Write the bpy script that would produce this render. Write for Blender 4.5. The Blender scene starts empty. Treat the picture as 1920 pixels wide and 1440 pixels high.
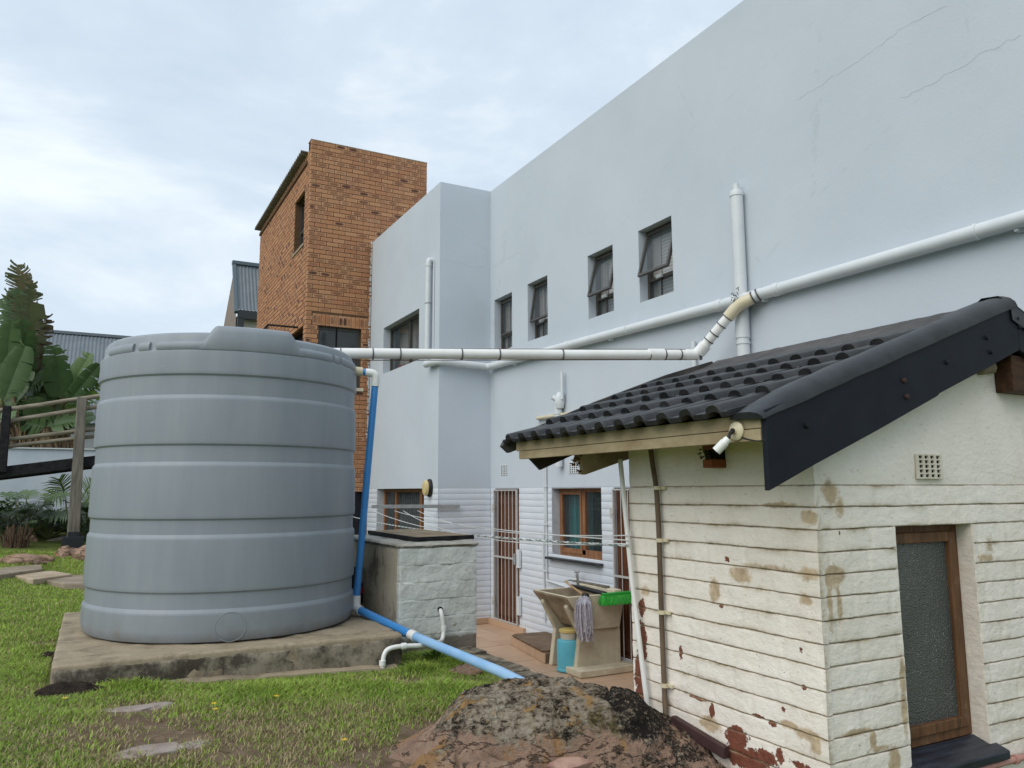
import bpy, bmesh, math, random
import numpy as np
from mathutils import Vector, Matrix, noise

random.seed(7)
rng = np.random.default_rng(11)
S = bpy.context.scene
COL = S.collection

# ------------------------------------------------------------------ camera
CAM_POS = Vector((0.0, 0.0, 1.95))
YAW, PITCH, ROLL, FPX = math.radians(28.106), math.radians(7.783), math.radians(-0.235), 1460.45
cF = Vector((math.sin(YAW) * math.cos(PITCH), math.cos(YAW) * math.cos(PITCH), math.sin(PITCH)))
_r = Vector((math.cos(YAW), -math.sin(YAW), 0)); _u = _r.cross(cF)
cR = _r * math.cos(ROLL) + _u * math.sin(ROLL)
cU = _u * math.cos(ROLL) - _r * math.sin(ROLL)
cam_d = bpy.data.cameras.new('camera'); cam = bpy.data.objects.new('camera', cam_d); COL.objects.link(cam)
cam_d.sensor_width = 36.0; cam_d.lens = FPX / 1920 * 36.0; cam_d.clip_end = 1500; cam_d.clip_start = 0.05
M = Matrix((cR, cU, -cF)).transposed().to_4x4(); M.translation = CAM_POS
cam.matrix_world = M
S.camera = cam

# ------------------------------------------------------------------ sky, sun, exposure
SUN_AZ, SUN_EL = math.radians(-112), math.radians(43)      # azimuth from +Y towards +X
w = bpy.data.worlds.new('World'); S.world = w; w.use_nodes = True
nt = w.node_tree; nt.nodes.clear()
out = nt.nodes.new('ShaderNodeOutputWorld'); bg = nt.nodes.new('ShaderNodeBackground')
sky = nt.nodes.new('ShaderNodeTexSky'); sky.sky_type = 'NISHITA'; sky.sun_disc = False
sky.sun_elevation = SUN_EL; sky.sun_rotation = SUN_AZ
tc = nt.nodes.new('ShaderNodeTexCoord'); mp = nt.nodes.new('ShaderNodeMapping')
mp.inputs['Scale'].default_value = (1.0, 1.0, 2.2)
n1 = nt.nodes.new('ShaderNodeTexNoise'); n1.inputs['Scale'].default_value = 2.1; n1.inputs['Detail'].default_value = 6
n1.inputs['Roughness'].default_value = 0.58; n1.inputs['Distortion'].default_value = 0.35
rp = nt.nodes.new('ShaderNodeValToRGB')
rp.color_ramp.elements[0].position = 0.34; rp.color_ramp.elements[0].color = (5.9, 7.05, 8.35, 1)
rp.color_ramp.elements[1].position = 0.66; rp.color_ramp.elements[1].color = (9.9, 10.6, 11.1, 1)
e_ = rp.color_ramp.elements.new(0.5); e_.color = (7.0, 8.1, 9.2, 1)
mx = nt.nodes.new('ShaderNodeMix'); mx.data_type = 'RGBA'; mx.inputs[0].default_value = 0.9
nt.links.new(tc.outputs['Generated'], mp.inputs['Vector']); nt.links.new(mp.outputs['Vector'], n1.inputs['Vector'])
nt.links.new(n1.outputs['Fac'], rp.inputs['Fac'])
nt.links.new(sky.outputs['Color'], mx.inputs[6]); nt.links.new(rp.outputs['Color'], mx.inputs[7])
nt.links.new(mx.outputs[2], bg.inputs['Color']); bg.inputs['Strength'].default_value = 0.084
nt.links.new(bg.outputs['Background'], out.inputs['Surface'])
sun_d = bpy.data.lights.new('sun', 'SUN'); sun_d.energy = 1.4; sun_d.angle = math.radians(55); sun_d.color = (1, .93, .84)
sun = bpy.data.objects.new('sun', sun_d); COL.objects.link(sun)
sdir = Vector((math.sin(SUN_AZ) * math.cos(SUN_EL), math.cos(SUN_AZ) * math.cos(SUN_EL), math.sin(SUN_EL)))
sun.rotation_euler = sdir.to_track_quat('Z', 'Y').to_euler()
S.view_settings.view_transform = 'Standard'; S.view_settings.look = 'None'
S.view_settings.gamma = 1; S.view_settings.exposure = 0.36
S.view_settings.use_curve_mapping = False
S.render.engine = 'CYCLES'
S.cycles.use_denoising = True
S.cycles.max_bounces = 5; S.cycles.diffuse_bounces = 3; S.cycles.glossy_bounces = 2; S.cycles.transmission_bounces = 2; S.cycles.transparent_max_bounces = 6
S.cycles.caustics_reflective = False; S.cycles.caustics_refractive = False

# ------------------------------------------------------------------ helpers
def at(px, py, ax, v):
    """the point on the plane ax = v that a photo position looks at (survey helper)"""
    d = cF + cR * ((px - 960) / FPX) - cU * ((py - 720) / FPX)
    i = 'xyz'.index(ax)
    return CAM_POS + d * ((v - CAM_POS[i]) / d[i])

OFF = {}
def tag(o, label=None, cat=None, group=None, kind=None):
    if label: o['label'] = label
    if cat: o['category'] = cat
    if group: o['group'] = group
    if kind: o['kind'] = kind
    return o

def thing(name, loc, label, cat, group=None):
    o = bpy.data.objects.new(name, None); COL.objects.link(o)
    o.location = loc; o.empty_display_size = .1
    OFF[o.name] = Vector(loc)
    return tag(o, label, cat, group)

class MB:
    def __init__(s): s.v = []; s.f = []; s.uv = {}; s.col = None
    def add(s, vs, fs):
        b = len(s.v); s.v += [tuple(p) for p in vs]; s.f += [tuple(b + i for i in f) for f in fs]; return b
    def box(s, x0, x1, y0, y1, z0, z1):
        s.add([(x0,y0,z0),(x1,y0,z0),(x1,y1,z0),(x0,y1,z0),(x0,y0,z1),(x1,y0,z1),(x1,y1,z1),(x0,y1,z1)],
              [(0,3,2,1),(4,5,6,7),(0,1,5,4),(1,2,6,5),(2,3,7,6),(3,0,4,7)]); return s
    def bar(s, a, b, wx, wz, up=(0,0,1)):
        """rectangular bar from a to b"""
        a = Vector(a); b = Vector(b); d = (b - a).normalized(); u = Vector(up)
        if abs(d.dot(u)) > .98: u = Vector((1,0,0))
        sd = d.cross(u).normalized(); u = sd.cross(d)
        vs = []
        for p in (a, b):
            for i, j in ((-1,-1),(1,-1),(1,1),(-1,1)): vs.append(p + sd*(i*wx/2) + u*(j*wz/2))
        s.add(vs, [(0,3,2,1),(4,5,6,7),(0,1,5,4),(1,2,6,5),(2,3,7,6),(3,0,4,7)]); return s
    def tube(s, pts, r, n=12, caps=True):
        pts = [Vector(p) for p in pts]; N = len(pts)
        rs = r if isinstance(r, (list, tuple)) else [r]*N
        up = Vector((0,0,1)); prev = None; base = len(s.v)
        for i, p in enumerate(pts):
            d = (pts[min(i+1,N-1)] - pts[max(i-1,0)]).normalized()
            if prev is None:
                u = up if abs(d.z) < .95 else Vector((1,0,0))
                sd = d.cross(u).normalized()
            else:
                sd = prev - d*prev.dot(d); sd.normalize()
            prev = sd; q = d.cross(sd)
            for k in range(n):
                a = 2*math.pi*k/n; s.v.append(tuple(p + sd*(math.cos(a)*rs[i]) + q*(math.sin(a)*rs[i])))
        for i in range(N-1):
            for k in range(n):
                k2 = (k+1) % n; s.f.append((base+i*n+k, base+i*n+k2, base+(i+1)*n+k2, base+(i+1)*n+k))
        if caps:
            s.f.append(tuple(base+k for k in reversed(range(n)))); s.f.append(tuple(base+(N-1)*n+k for k in range(n)))
        return s
    def lathe(s, prof, c, n=32, axis=None):
        """prof: (r, h) list along +z (or axis) from c"""
        c = Vector(c); ax = Vector(axis).normalized() if axis is not None else Vector((0,0,1))
        u = ax.orthogonal().normalized() if axis is not None else Vector((1,0,0)); q = ax.cross(u)
        base = len(s.v)
        for r, h in prof:
            for k in range(n):
                a = 2*math.pi*k/n; s.v.append(tuple(c + ax*h + u*(r*math.cos(a)) + q*(r*math.sin(a))))
        for i in range(len(prof)-1):
            for k in range(n):
                k2 = (k+1) % n; s.f.append((base+i*n+k, base+i*n+k2, base+(i+1)*n+k2, base+(i+1)*n+k))
        s.f.append(tuple(base+k for k in reversed(range(n)))); s.f.append(tuple(base+(len(prof)-1)*n+k for k in range(n)))
        return s
    def prism(s, poly, ax, a0, a1):
        """poly of 2d points in the two other axes (x,z for 'y'; y,z for 'x'; x,y for 'z')"""
        n = len(poly)
        def P(p, a): return (a, p[0], p[1]) if ax == 'x' else (p[0], a, p[1]) if ax == 'y' else (p[0], p[1], a)
        vs = [P(p, a0) for p in poly] + [P(p, a1) for p in poly]
        s.add(vs, [tuple(range(n)), tuple(reversed(range(n, 2*n)))] + [(i, i+n, (i+1) % n + n, (i+1) % n) for i in range(n)]); return s
    def build(s, name, mat, parent=None, smooth=False, bevel=0, seg=2, angle=40):
        off = OFF.get(parent.name, Vector((0,0,0))) if parent else Vector((0,0,0))
        me = bpy.data.meshes.new(name)
        me.from_pydata([(p[0]-off.x, p[1]-off.y, p[2]-off.z) for p in s.v], [], s.f)
        bm = bmesh.new(); bm.from_mesh(me); bmesh.ops.recalc_face_normals(bm, faces=bm.faces); bm.to_mesh(me); bm.free()
        if mat: me.materials.append(mat)
        if smooth:
            me.polygons.foreach_set('use_smooth', [True]*len(me.polygons))
        o = bpy.data.objects.new(name, me); COL.objects.link(o)
        if smooth and smooth != 'all':
            try: me.set_sharp_from_angle(angle=math.radians(angle))
            except Exception: pass
        if parent: o.parent = parent; OFF[o.name] = off
        if bevel:
            b = o.modifiers.new('bevel', 'BEVEL'); b.width = bevel; b.segments = seg; b.limit_method = 'ANGLE'
        return o

def arc(p0, p1, p2, n=7):
    """smooth bend from p0 to p2 with corner p1"""
    p0, p1, p2 = Vector(p0), Vector(p1), Vector(p2)
    return [p0*(1-t)**2 + p1*(2*t*(1-t)) + p2*t*t for t in [i/n for i in range(n+1)]]
def bend(pts, r=.08, n=6):
    """polyline with rounded corners"""
    pts = [Vector(p) for p in pts]; o = [pts[0]]
    for i in range(1, len(pts)-1):
        a, b, c = pts[i-1], pts[i], pts[i+1]
        ra = min(r, (a-b).length*.45); rc = min(r, (c-b).length*.45)
        o += arc(b + (a-b).normalized()*ra, b, b + (c-b).normalized()*rc, n)
    return o + [pts[-1]]

# ------------------------------------------------------------------ materials
class NT:
    def __init__(s, name):
        s.m = bpy.data.materials.new(name); s.m.use_nodes = True; s.t = s.m.node_tree
        s.b = s.t.nodes['Principled BSDF']; s.pos = None
    def n(s, t, **k):
        x = s.t.nodes.new('ShaderNode' + t)
        for a, b in k.items():
            if hasattr(x, a) and a not in x.inputs.keys(): setattr(x, a, b)
            else: x.inputs[a].default_value = b
        return x
    def l(s, a, b): s.t.links.new(a, b)
    def P(s):
        if not s.pos: s.pos = s.n('NewGeometry').outputs['Position']
        return s.pos
    def map(s, sc=(1,1,1), rot=(0,0,0)):
        m = s.n('Mapping'); m.inputs['Scale'].default_value = sc; m.inputs['Rotation'].default_value = rot
        s.l(s.P(), m.inputs['Vector']); return m.outputs['Vector']
    def noise(s, scale, detail=5, rough=.55, vec=None, dist=0):
        x = s.n('TexNoise'); x.inputs['Scale'].default_value = scale; x.inputs['Detail'].default_value = detail
        x.inputs['Roughness'].default_value = rough; x.inputs['Distortion'].default_value = dist
        s.l(vec or s.P(), x.inputs['Vector']); return x.outputs['Fac']
    def vor(s, scale, feature='F1', vec=None):
        x = s.n('TexVoronoi'); x.feature = feature; x.inputs['Scale'].default_value = scale
        s.l(vec or s.P(), x.inputs['Vector']); return x.outputs['Distance']
    def ramp(s, fac, *st):
        r = s.n('ValToRGB'); e = r.color_ramp.elements
        while len(e) < len(st): e.new(.5)
        for i, (p, c) in enumerate(st):
            e[i].position = p; e[i].color = (c, c, c, 1) if isinstance(c, (int, float)) else (*c, 1)
        s.l(fac, r.inputs['Fac']); return r.outputs['Color']
    def mix(s, fac, a, b, mode='MIX'):
        m = s.n('Mix'); m.data_type = 'RGBA'; m.blend_type = mode
        for v, k in ((fac, 0), (a, 6), (b, 7)):
            if hasattr(v, 'links'): s.l(v, m.inputs[k])
            elif k == 0: m.inputs[0].default_value = v
            else: m.inputs[k].default_value = (*v, 1)
        return m.outputs[2]
    def math(s, op, a, b=0.0):
        m = s.n('Math'); m.operation = op
        for i, v in enumerate((a, b)):
            if hasattr(v, 'links'): s.l(v, m.inputs[i])
            else: m.inputs[i].default_value = v
        return m.outputs[0]
    def sep(s):
        x = s.n('SeparateXYZ'); s.l(s.P(), x.inputs[0]); return x.outputs
    def attr(s, name):
        a = s.n('Attribute'); a.attribute_name = name; return a
    def bump(s, h, strength=.3, dist=.01):
        b = s.n('Bump'); b.inputs['Strength'].default_value = strength; b.inputs['Distance'].default_value = dist
        s.l(h, b.inputs['Height']); s.l(b.outputs['Normal'], s.b.inputs['Normal'])
    def col(s, c):
        if hasattr(c, 'links'): s.l(c, s.b.inputs['Base Color'])
        else: s.b.inputs['Base Color'].default_value = (*c, 1)
    def done(s, rough=.7, spec=.4, metal=0):
        if hasattr(rough, 'links'): s.l(rough, s.b.inputs['Roughness'])
        else: s.b.inputs['Roughness'].default_value = rough
        s.b.inputs['Specular IOR Level'].default_value = spec; s.b.inputs['Metallic'].default_value = metal
        return s.m

def simple(name, c1, c2=None, scale=6, rough=.6, spec=.4, bump=0, bscale=60, bdist=.003, metal=0, sc=(1,1,1), lo=.35, hi=.65):
    t = NT(name); v = t.map(sc)
    if c2: t.col(t.ramp(t.noise(scale, 6, .6, v), (lo, c1), (hi, c2)))
    else: t.col(c1)
    if bump: t.bump(t.noise(bscale, 4, .6, v), bump, bdist)
    return t.done(rough, spec, metal)

MAT = {}
def wallpaint():
    t = NT('house_wall_paint'); v = t.map((1.6, 1.6, .35))
    a = t.ramp(t.noise(.9, 6, .6), (.3, (.505,.56,.62)), (.7, (.555,.61,.67)))
    st = t.ramp(t.noise(2.2, 7, .65, v), (.50, 0.0), (.85, .28))
    c = t.mix(st, a, (.53,.565,.585))
    sp = t.ramp(t.noise(38, 3, .6), (.70, 0.0), (.80, .25)); c = t.mix(sp, c, (.42,.44,.44))
    # long hairline cracks
    w1 = t.vor(.42, 'DISTANCE_TO_EDGE', t.map((1, 1, 1.1)))
    cr = t.math('LESS_THAN', t.math('ADD', w1, t.math('MULTIPLY', t.noise(6, 5, .7), .05)), .0245)
    c = t.mix(t.math('MULTIPLY', cr, .16), c, (.36,.38,.39))
    t.col(c); h = t.math('ADD', t.noise(55, 5, .6), t.math('MULTIPLY', t.noise(3, 3), 2.2)); t.bump(h, .22, .006)
    return t.done(.72, .3)
MAT['wall'] = wallpaint()
t = NT('painted_brick'); c = t.ramp(t.noise(3, 6, .6), (.3, (.61,.66,.73)), (.7, (.68,.725,.78)))
c = t.mix(t.ramp(t.noise(22, 4, .7), (.62, 0.0), (.75, .35)), c, (.45,.47,.49)); t.col(c)
t.bump(t.noise(70, 5, .65), .4, .004); MAT['wbrick'] = t.done(.6, .4)
MAT['joint'] = simple('brick_joint_paint', (.44,.475,.52), (.54,.575,.62), 12, .8, .2)
MAT['reveal'] = MAT['wall']
MAT['white'] = simple('white_pvc', (.82,.83,.82), (.74,.74,.71), 4, .35, .5)
MAT['greypvc'] = simple('wall_painted_pvc', (.60,.645,.675), (.66,.69,.71), 5, .42, .45)
MAT['cream'] = simple('cream_pvc', (.66,.60,.44), (.60,.53,.36), 9, .4, .5)
MAT['bronze'] = simple('bronze_aluminium', (.055,.05,.044), (.075,.068,.06), 9, .4, .5)
def glassmat(name, c, rough=.06, spec=.8, alpha=1):
    t = NT(name); t.col(c); t.b.inputs['Alpha'].default_value = alpha
    t.b.inputs['Coat Weight'].default_value = .3; t.b.inputs['Coat Roughness'].default_value = .03
    return t.done(rough, spec)
MAT['glass'] = glassmat('window_glass', (.08,.10,.11), .03, .9, .26)
MAT['darkglass'] = glassmat('dark_window_glass', (.03,.036,.04), .05, .9, .8)
MAT['dark'] = simple('painted_interior_shade', (.012,.012,.014), None, rough=.9, spec=.1)  # near-black colour paints the shade inside rooms, vents and gaps
t = NT('venetian_blind'); z = t.sep()[2]; sw = t.math('SINE', t.math('MULTIPLY', z, 160.0))
t.col(t.ramp(sw, (.2, (.55,.57,.58)), (.7, (.78,.80,.80)))); MAT['blind'] = t.done(.7, .2)
t = NT('lace_curtain'); v = t.map((1, 1, .02)); t.col(t.ramp(t.noise(14, 3, .5, v), (.35, (.34,.33,.32)), (.65, (.62,.61,.59)))); MAT['curtain'] = t.done(.9, .1)
t = NT('teal_curtain'); v = t.map((1, 1, .02)); t.col(t.ramp(t.noise(9, 3, .5, v), (.35, (.03,.16,.16)), (.65, (.10,.42,.45)))); MAT['teal'] = t.done(.9, .1)
def wood(name, a, b, rot=(0,0,0), sc=(8,8,.8), rough=.5):
    t = NT(name); v = t.map(sc, rot)
    c = t.ramp(t.noise(3.5, 7, .65, v, .4), (.3, a), (.7, b)); t.col(c); t.bump(t.noise(6, 6, .7, v), .25, .003); return t.done(rough, .35)
MAT['doorwood'] = wood('brown_door_wood', (.075,.026,.012), (.17,.065,.028))
MAT['framewood'] = wood('window_frame_wood', (.16,.062,.025), (.34,.17,.085), rough=.55)
t = NT('weathered_frame_wood'); v = t.map((9, 9, .7)); c = t.ramp(t.noise(3.5, 7, .68, v, .5), (.3, (.055,.028,.016)), (.72, (.22,.105,.045)))
c = t.mix(t.ramp(t.noise(6, 7, .72), (.56, 0.0), (.70, .65)), c, (.27,.20,.145)); t.col(c); t.bump(t.noise(6, 6, .7, v), .35, .004); MAT['gframe'] = t.done(.6, .3)
MAT['greywood'] = wood('weathered_grey_timber', (.085,.075,.062), (.26,.235,.20), sc=(6,6,.6), rough=.85)
MAT['pole'] = wood('weathered_pole_timber', (.13,.115,.085), (.34,.30,.23), sc=(.8,6,6), rough=.85)
MAT['blackwood'] = simple('tarred_black_timber', (.008,.009,.011), (.025,.025,.026), 12, .75, .2, .4, 40)
MAT['board'] = simple('weathered_board', (.19,.14,.09), (.36,.29,.20), 5, .85, .2, .4, 50, sc=(3,.6,1))
MAT['slate'] = simple('black_slate', (.012,.014,.018), (.05,.053,.058), 16, .42, .45, .3, 60)
t = NT('gable_sill_slate'); c = t.ramp(t.noise(9, 6, .6, t.map((.6, 6, 1))), (.35, (.009,.012,.02)), (.68, (.032,.04,.058))); t.col(c)
t.bump(t.noise(60, 4), .3, .003); MAT['sill2'] = t.done(.38, .45)
MAT['steel'] = simple('painted_steel', (.42,.42,.41), (.52,.51,.49), 20, .45, .5)
MAT['galv'] = simple('galvanised_steel', (.30,.31,.31), (.42,.43,.43), 25, .4, .5, metal=.4)
MAT['wire'] = simple('plastic_line', (.72,.73,.72), None, rough=.5)
MAT['black'] = simple('black_plastic', (.012,.012,.013), None, rough=.45)
MAT['red'] = simple('red_plastic', (.40,.02,.02), None, rough=.45)
MAT['blue'] = simple('blue_pvc', (.045,.235,.58), (.055,.26,.62), 6, .3, .5)
MAT['blue2'] = simple('sun_bleached_blue_pvc', (.20,.42,.72), (.34,.54,.78), 3, .32, .5)
# tank plastic
t = NT('grey_tank_plastic'); v = t.map((3, 3, .5))
c = t.ramp(t.noise(2.0, 6, .6, v), (.3, (.225,.256,.29)), (.72, (.275,.305,.335)))
z = t.sep()[2]; low = t.ramp(z, (0.0, 1.0), (1.0, 1.0))
dz = t.math('SUBTRACT', 1.22, z); dm = t.math('MULTIPLY', t.math('MAXIMUM', dz, 0.0), t.ramp(t.noise(7, 6, .65), (.45, 0.0), (.75, 3.2)))
c = t.mix(t.math('MINIMUM', dm, .55), c, (.20,.17,.125))
sc_ = t.ramp(t.noise(9, 7, .75, t.map((1, 1, 3))), (.62, 0.0), (.74, .35)); c = t.mix(sc_, c, (.36,.38,.39)); c = t.mix(t.ramp(t.noise(5, 7, .72, t.map((4, 4, .22))), (.52, 0.0), (.8, .28)), c, (.19,.205,.22)); c = t.mix(t.ramp(t.noise(70, 3, .7), (.70, 0.0), (.75, .5)), c, (.14,.15,.155)); t.col(c)
t.bump(t.math('ADD', t.noise(160, 3), t.math('MULTIPLY', t.noise(4, 3), 5.0)), .12, .004); MAT['tank'] = t.done(.46, .4)
# concrete
def concrete(name, a, b, mold, amt=(.45,.62), sc=3.0, rough=.9):
    t = NT(name); c = t.ramp(t.noise(sc, 8, .68), (.3, a), (.7, b))
    c = t.mix(t.ramp(t.noise(sc*1.3, 8, .72, t.map((1.2,1.2,1.0))), (amt[0], 0.0), (amt[1], .9)), c, mold)
    c = t.mix(t.ramp(t.noise(45, 4, .7), (.58, 0.0), (.7, .5)), c, tuple(x*.5 for x in a)); t.col(c)
    t.bump(t.noise(35, 8, .7), .55, .012); return t.done(rough, .2)
MAT['concrete'] = concrete('stained_concrete', (.27,.22,.155), (.42,.35,.25), (.12,.095,.07), (.52,.72))
MAT['mould'] = concrete('mouldy_concrete', (.20,.17,.125), (.36,.32,.25), (.05,.042,.033), (.43,.58), 4)
MAT['pitside'] = concrete('bare_block_concrete', (.40,.35,.26), (.54,.49,.39), (.13,.10,.07), (.50,.64), 2.6)
t = NT('pale_blockwork_paint'); c = t.ramp(t.noise(4, 7, .6), (.3, (.55,.58,.555)), (.7, (.68,.71,.68)))
c = t.mix(t.ramp(t.noise(7, 8, .75, t.map((1,1,2))), (.585, 0.0), (.65, .9)), c, (.30,.265,.205))
z = t.sep()[2]; zz = t.math('SUBTRACT', z, t.math('MULTIPLY', t.noise(5, 6, .7), .16))
c = t.mix(t.ramp(zz, (.79, .95), (.82, 0.0)), c, (.19,.165,.13)); t.col(c)
t.bump(t.math('ADD', t.noise(16, 8, .65), t.math('MULTIPLY', t.noise(5, 3), 1.5)), .7, .02); MAT['pitpaint'] = t.done(.75, .3)
MAT['sinkc'] = simple('cast_concrete_trough', (.50,.44,.32), (.66,.60,.46), 5, .75, .3, .3, 60)
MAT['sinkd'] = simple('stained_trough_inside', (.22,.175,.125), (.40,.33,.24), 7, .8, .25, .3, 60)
t = NT('terracotta_tile'); oi = t.n('ObjectInfo').outputs['Random']
c = t.mix(oi, (.46,.30,.20), (.54,.37,.25)); c = t.mix(t.ramp(t.noise(5, 6, .65), (.45, 0.0), (.72, .55)), c, (.42,.31,.22)); t.col(c); MAT['tile'] = t.done(.45, .4)
MAT['grout'] = simple('tile_grout', (.20,.15,.105), (.27,.21,.15), 12, .9, .1)
# ------------------------------------------------------------------ terrain
EDGE = 2.48                                   # terrace edge; the tiled yard lies beyond and below it
def gz(x, y):
    z = .89 - .055*max(min(x, 3.2), -6)
    if y < 4: z -= .05*(4 - max(y, 0))
    if y > 10.2: z += .052*(min(y, 19) - 10.2)
    return z + .022*noise.noise((x*1.3, y*1.3, 0)) + .008*noise.noise((x*5, y*5, 3))
def axis(lo, hi, dense0, dense1, step, far):
    a = list(np.arange(dense0, dense1, step))
    k = step*1.6; p = dense0
    while p > lo: p -= k; a.insert(0, p); k = min(k*1.35, far)
    k = step*1.6; p = a[-1]
    while p < hi: p += k; a.append(p); k = min(k*1.35, far)
    return a
xs = [x for x in axis(-260, 260, -2.6, 2.40, .07, 30) if x < EDGE-.02] + [EDGE] + [EDGE+.012] + [2.8, 3.3, 4, 5, 6, 8, 11, 15, 21, 30, 44, 65, 95, 140, 200, 260]
ys = axis(-200, 320, 2.2, 9.0, .08, 30)
ys = sorted(set([round(y, 4) for y in ys] + [3.302, 3.316]))
mb = MB(); nx = len(xs)
for y in ys:
    for x in xs:
        z = gz(x, y)
        if x > EDGE+.005 and 3.31 < y < 40: z = -.25
        mb.v.append((x, y, z))
for j in range(len(ys)-1):
    for i in range(nx-1): mb.f.append((j*nx+i, j*nx+i+1, (j+1)*nx+i+1, (j+1)*nx+i))
BARE = []
for px, py, r, k in ((265,1345,.24,.9),(300,1405,.30,.95),(180,1395,.26,.7),(410,1395,.22,.7),(250,1375,.25,.85),(110,1310,.16,.9),(560,1395,.22,.55),(660,1375,.20,.6),
                     (480,1340,.2,.45),(640,1420,.18,.7),(760,1265,.16,.8),(700,1268,.12,.9),(75,1225,.12,.8),(560,1425,.2,.6),(880,1265,.12,.7),(60,1320,.2,.5),(720,1400,.25,.9),(830,1350,.25,.9),(780,1420,.4,1.0),(430,1370,.26,.6),(520,1370,.24,.55),(600,1340,.2,.45),(690,1330,.2,.45),(450,1425,.3,.65),(330,1370,.25,.6)):
    p = at(px, py, 'z', .84); BARE.append((p.x, p.y, r, k))
def bare(x, y):
    b = 0
    for bx, by, r, k in BARE: b = max(b, k*math.exp(-((x-bx)**2 + (y-by)**2)/(r*r)))
    return b
t = NT('lawn_soil'); a = t.attr('bare').outputs['Fac']
soil = t.ramp(t.noise(9, 8, .7), (.3, (.11,.078,.05)), (.7, (.24,.18,.125)))
gr = t.ramp(t.noise(11, 8, .7), (.3, (.07,.10,.025)), (.7, (.17,.21,.055)))
m_ = t.ramp(t.math('ADD', a, t.math('MULTIPLY', t.math('SUBTRACT', t.noise(14, 6, .7), .5), .7)), (.28, 0.0), (.5, 1.0))
t.col(t.mix(m_, gr, soil)); t.bump(t.noise(40, 8, .7), .8, .02); MAT['lawn'] = t.done(.95, .1)
lawn = mb.build('lawn', MAT['lawn'], smooth='all'); tag(lawn, kind='structure')
at_ = lawn.data.attributes.new('bare', 'FLOAT', 'POINT')
at_.data.foreach_set('value', [bare(v.co.x, v.co.y) if abs(v.co.x) < 4 and v.co.y < 9 else 0 for v in lawn.data.vertices])

# tiled yard
mb = MB(); mb.box(EDGE+.02, 5.33, 3.4, 10.68, -.2, -.004); patio = mb.build('patio', MAT['grout']); tag(patio, kind='structure')
P = .31; tile_me = None; k = 0
for i in range(9):
    for j in range(23):
        x0 = 5.325 - (i+1)*P; y0 = 10.66 - (j+1)*P
        if x0 < EDGE + .03 or y0 < 3.5: continue
        if tile_me is None:
            mm = MB(); mm.box(.003, P-.003, .003, P-.003, -.012, .0); o = mm.build('floor_tile', MAT['tile'], bevel=.002, seg=1); tile_me = o.data
        else:
            o = bpy.data.objects.new('floor_tile', tile_me); COL.objects.link(o)
        o.parent = patio; o.location = (x0, y0, random.uniform(-.001, .001))
# retaining wall at the terrace edge with a brick-on-edge coping
rw = thing('retaining_wall', (EDGE, 4.4, 0), 'low grey retaining wall edging the lawn above the tiled yard', 'wall')
mb = MB(); mb.box(EDGE-.02, EDGE+.09, 3.32, 5.52, -.1, .735); mb.build('wall', MAT['mould'], rw)
for i in range(24):
    y = 3.33 + i*.091
    mb = MB(); h = random.uniform(-.006, .006); mb.box(EDGE-.10, EDGE+.105, y, y+.082, .737, .795+h); mb.build('coping_brick', MAT['mould'], rw, bevel=.006)

# ------------------------------------------------------------------ the main house
XM, XF, YC, YT, ZP, ZB = 5.339, 4.473, 10.70, 14.05, 6.70, 1.988
house = thing('house', (6.5, 9, 0), 'large pale grey plastered house with painted brick base and small windows', 'house')
def wall_holes(mb, ax, v, u0, u1, z0, z1, holes, depth):
    """wall face on plane ax=v, outside towards minus; holes (u0,u1,z0,z1) with reveals of given depth"""
    us = sorted(set([u0, u1] + [h[i] for h in holes for i in (0, 1) if u0 < h[i] < u1]))
    zs = sorted(set([z0, z1] + [h[i] for h in holes for i in (2, 3) if z0 < h[i] < z1]))
    def P(u, d, z): return (v+d, u, z) if ax == 'x' else (u, v+d, z)
    for i in range(len(us)-1):
        for j in range(len(zs)-1):
            um, zm = (us[i]+us[i+1])/2, (zs[j]+zs[j+1])/2
            if any(h[0] < um < h[1] and h[2] < zm < h[3] for h in holes): continue
            mb.add([P(us[i],0,zs[j]), P(us[i+1],0,zs[j]), P(us[i+1],0,zs[j+1]), P(us[i],0,zs[j+1])], [(0,1,2,3)])
    for a, b, c, d in holes:
        a, b, c2, d2 = max(a,u0), min(b,u1), max(c,z0), min(d,z1)
        if d2 <= c2: continue
        for p, q in (((a,c2),(a,d2)), ((b,c2),(b,d2)), ((a,d2),(b,d2)), ((a,c2),(b,c2))):
            if p[1] == q[1] and not (z0 < p[1] < z1) and p[1] not in (c, d): continue
            mb.add([P(p[0],0,p[1]), P(q[0],0,q[1]), P(q[0],depth,q[1]), P(p[0],depth,p[1])], [(0,1,2,3)])
DOOR = (9.80, 10.55, .06, 1.975); GATE2 = (6.62, 7.50, .06, 1.975); WLOW = (7.756, 8.90, 1.10, 1.975)
UP = [(9.985, 10.567, 4.05, 4.885), (8.953, 9.51, 4.05, 4.885), (7.415, 7.956, 4.065, 4.878), (6.327, 6.911, 4.048, 4.889)]
FUP = (11.54, 13.30, 4.03, 4.87); FLOW = (11.24, 13.50, .95, 1.985)
mb = MB()
wall_holes(mb, 'x', XM, -6, YC, ZB, ZP, UP, .22)
wall_holes(mb, 'x', XF, YC, YT, ZB, ZP, [FUP], .22)
mb.add([(XF,YC,ZB),(XM,YC,ZB),(XM,YC,ZP),(XF,YC,ZP)], [(0,1,2,3)])
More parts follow.
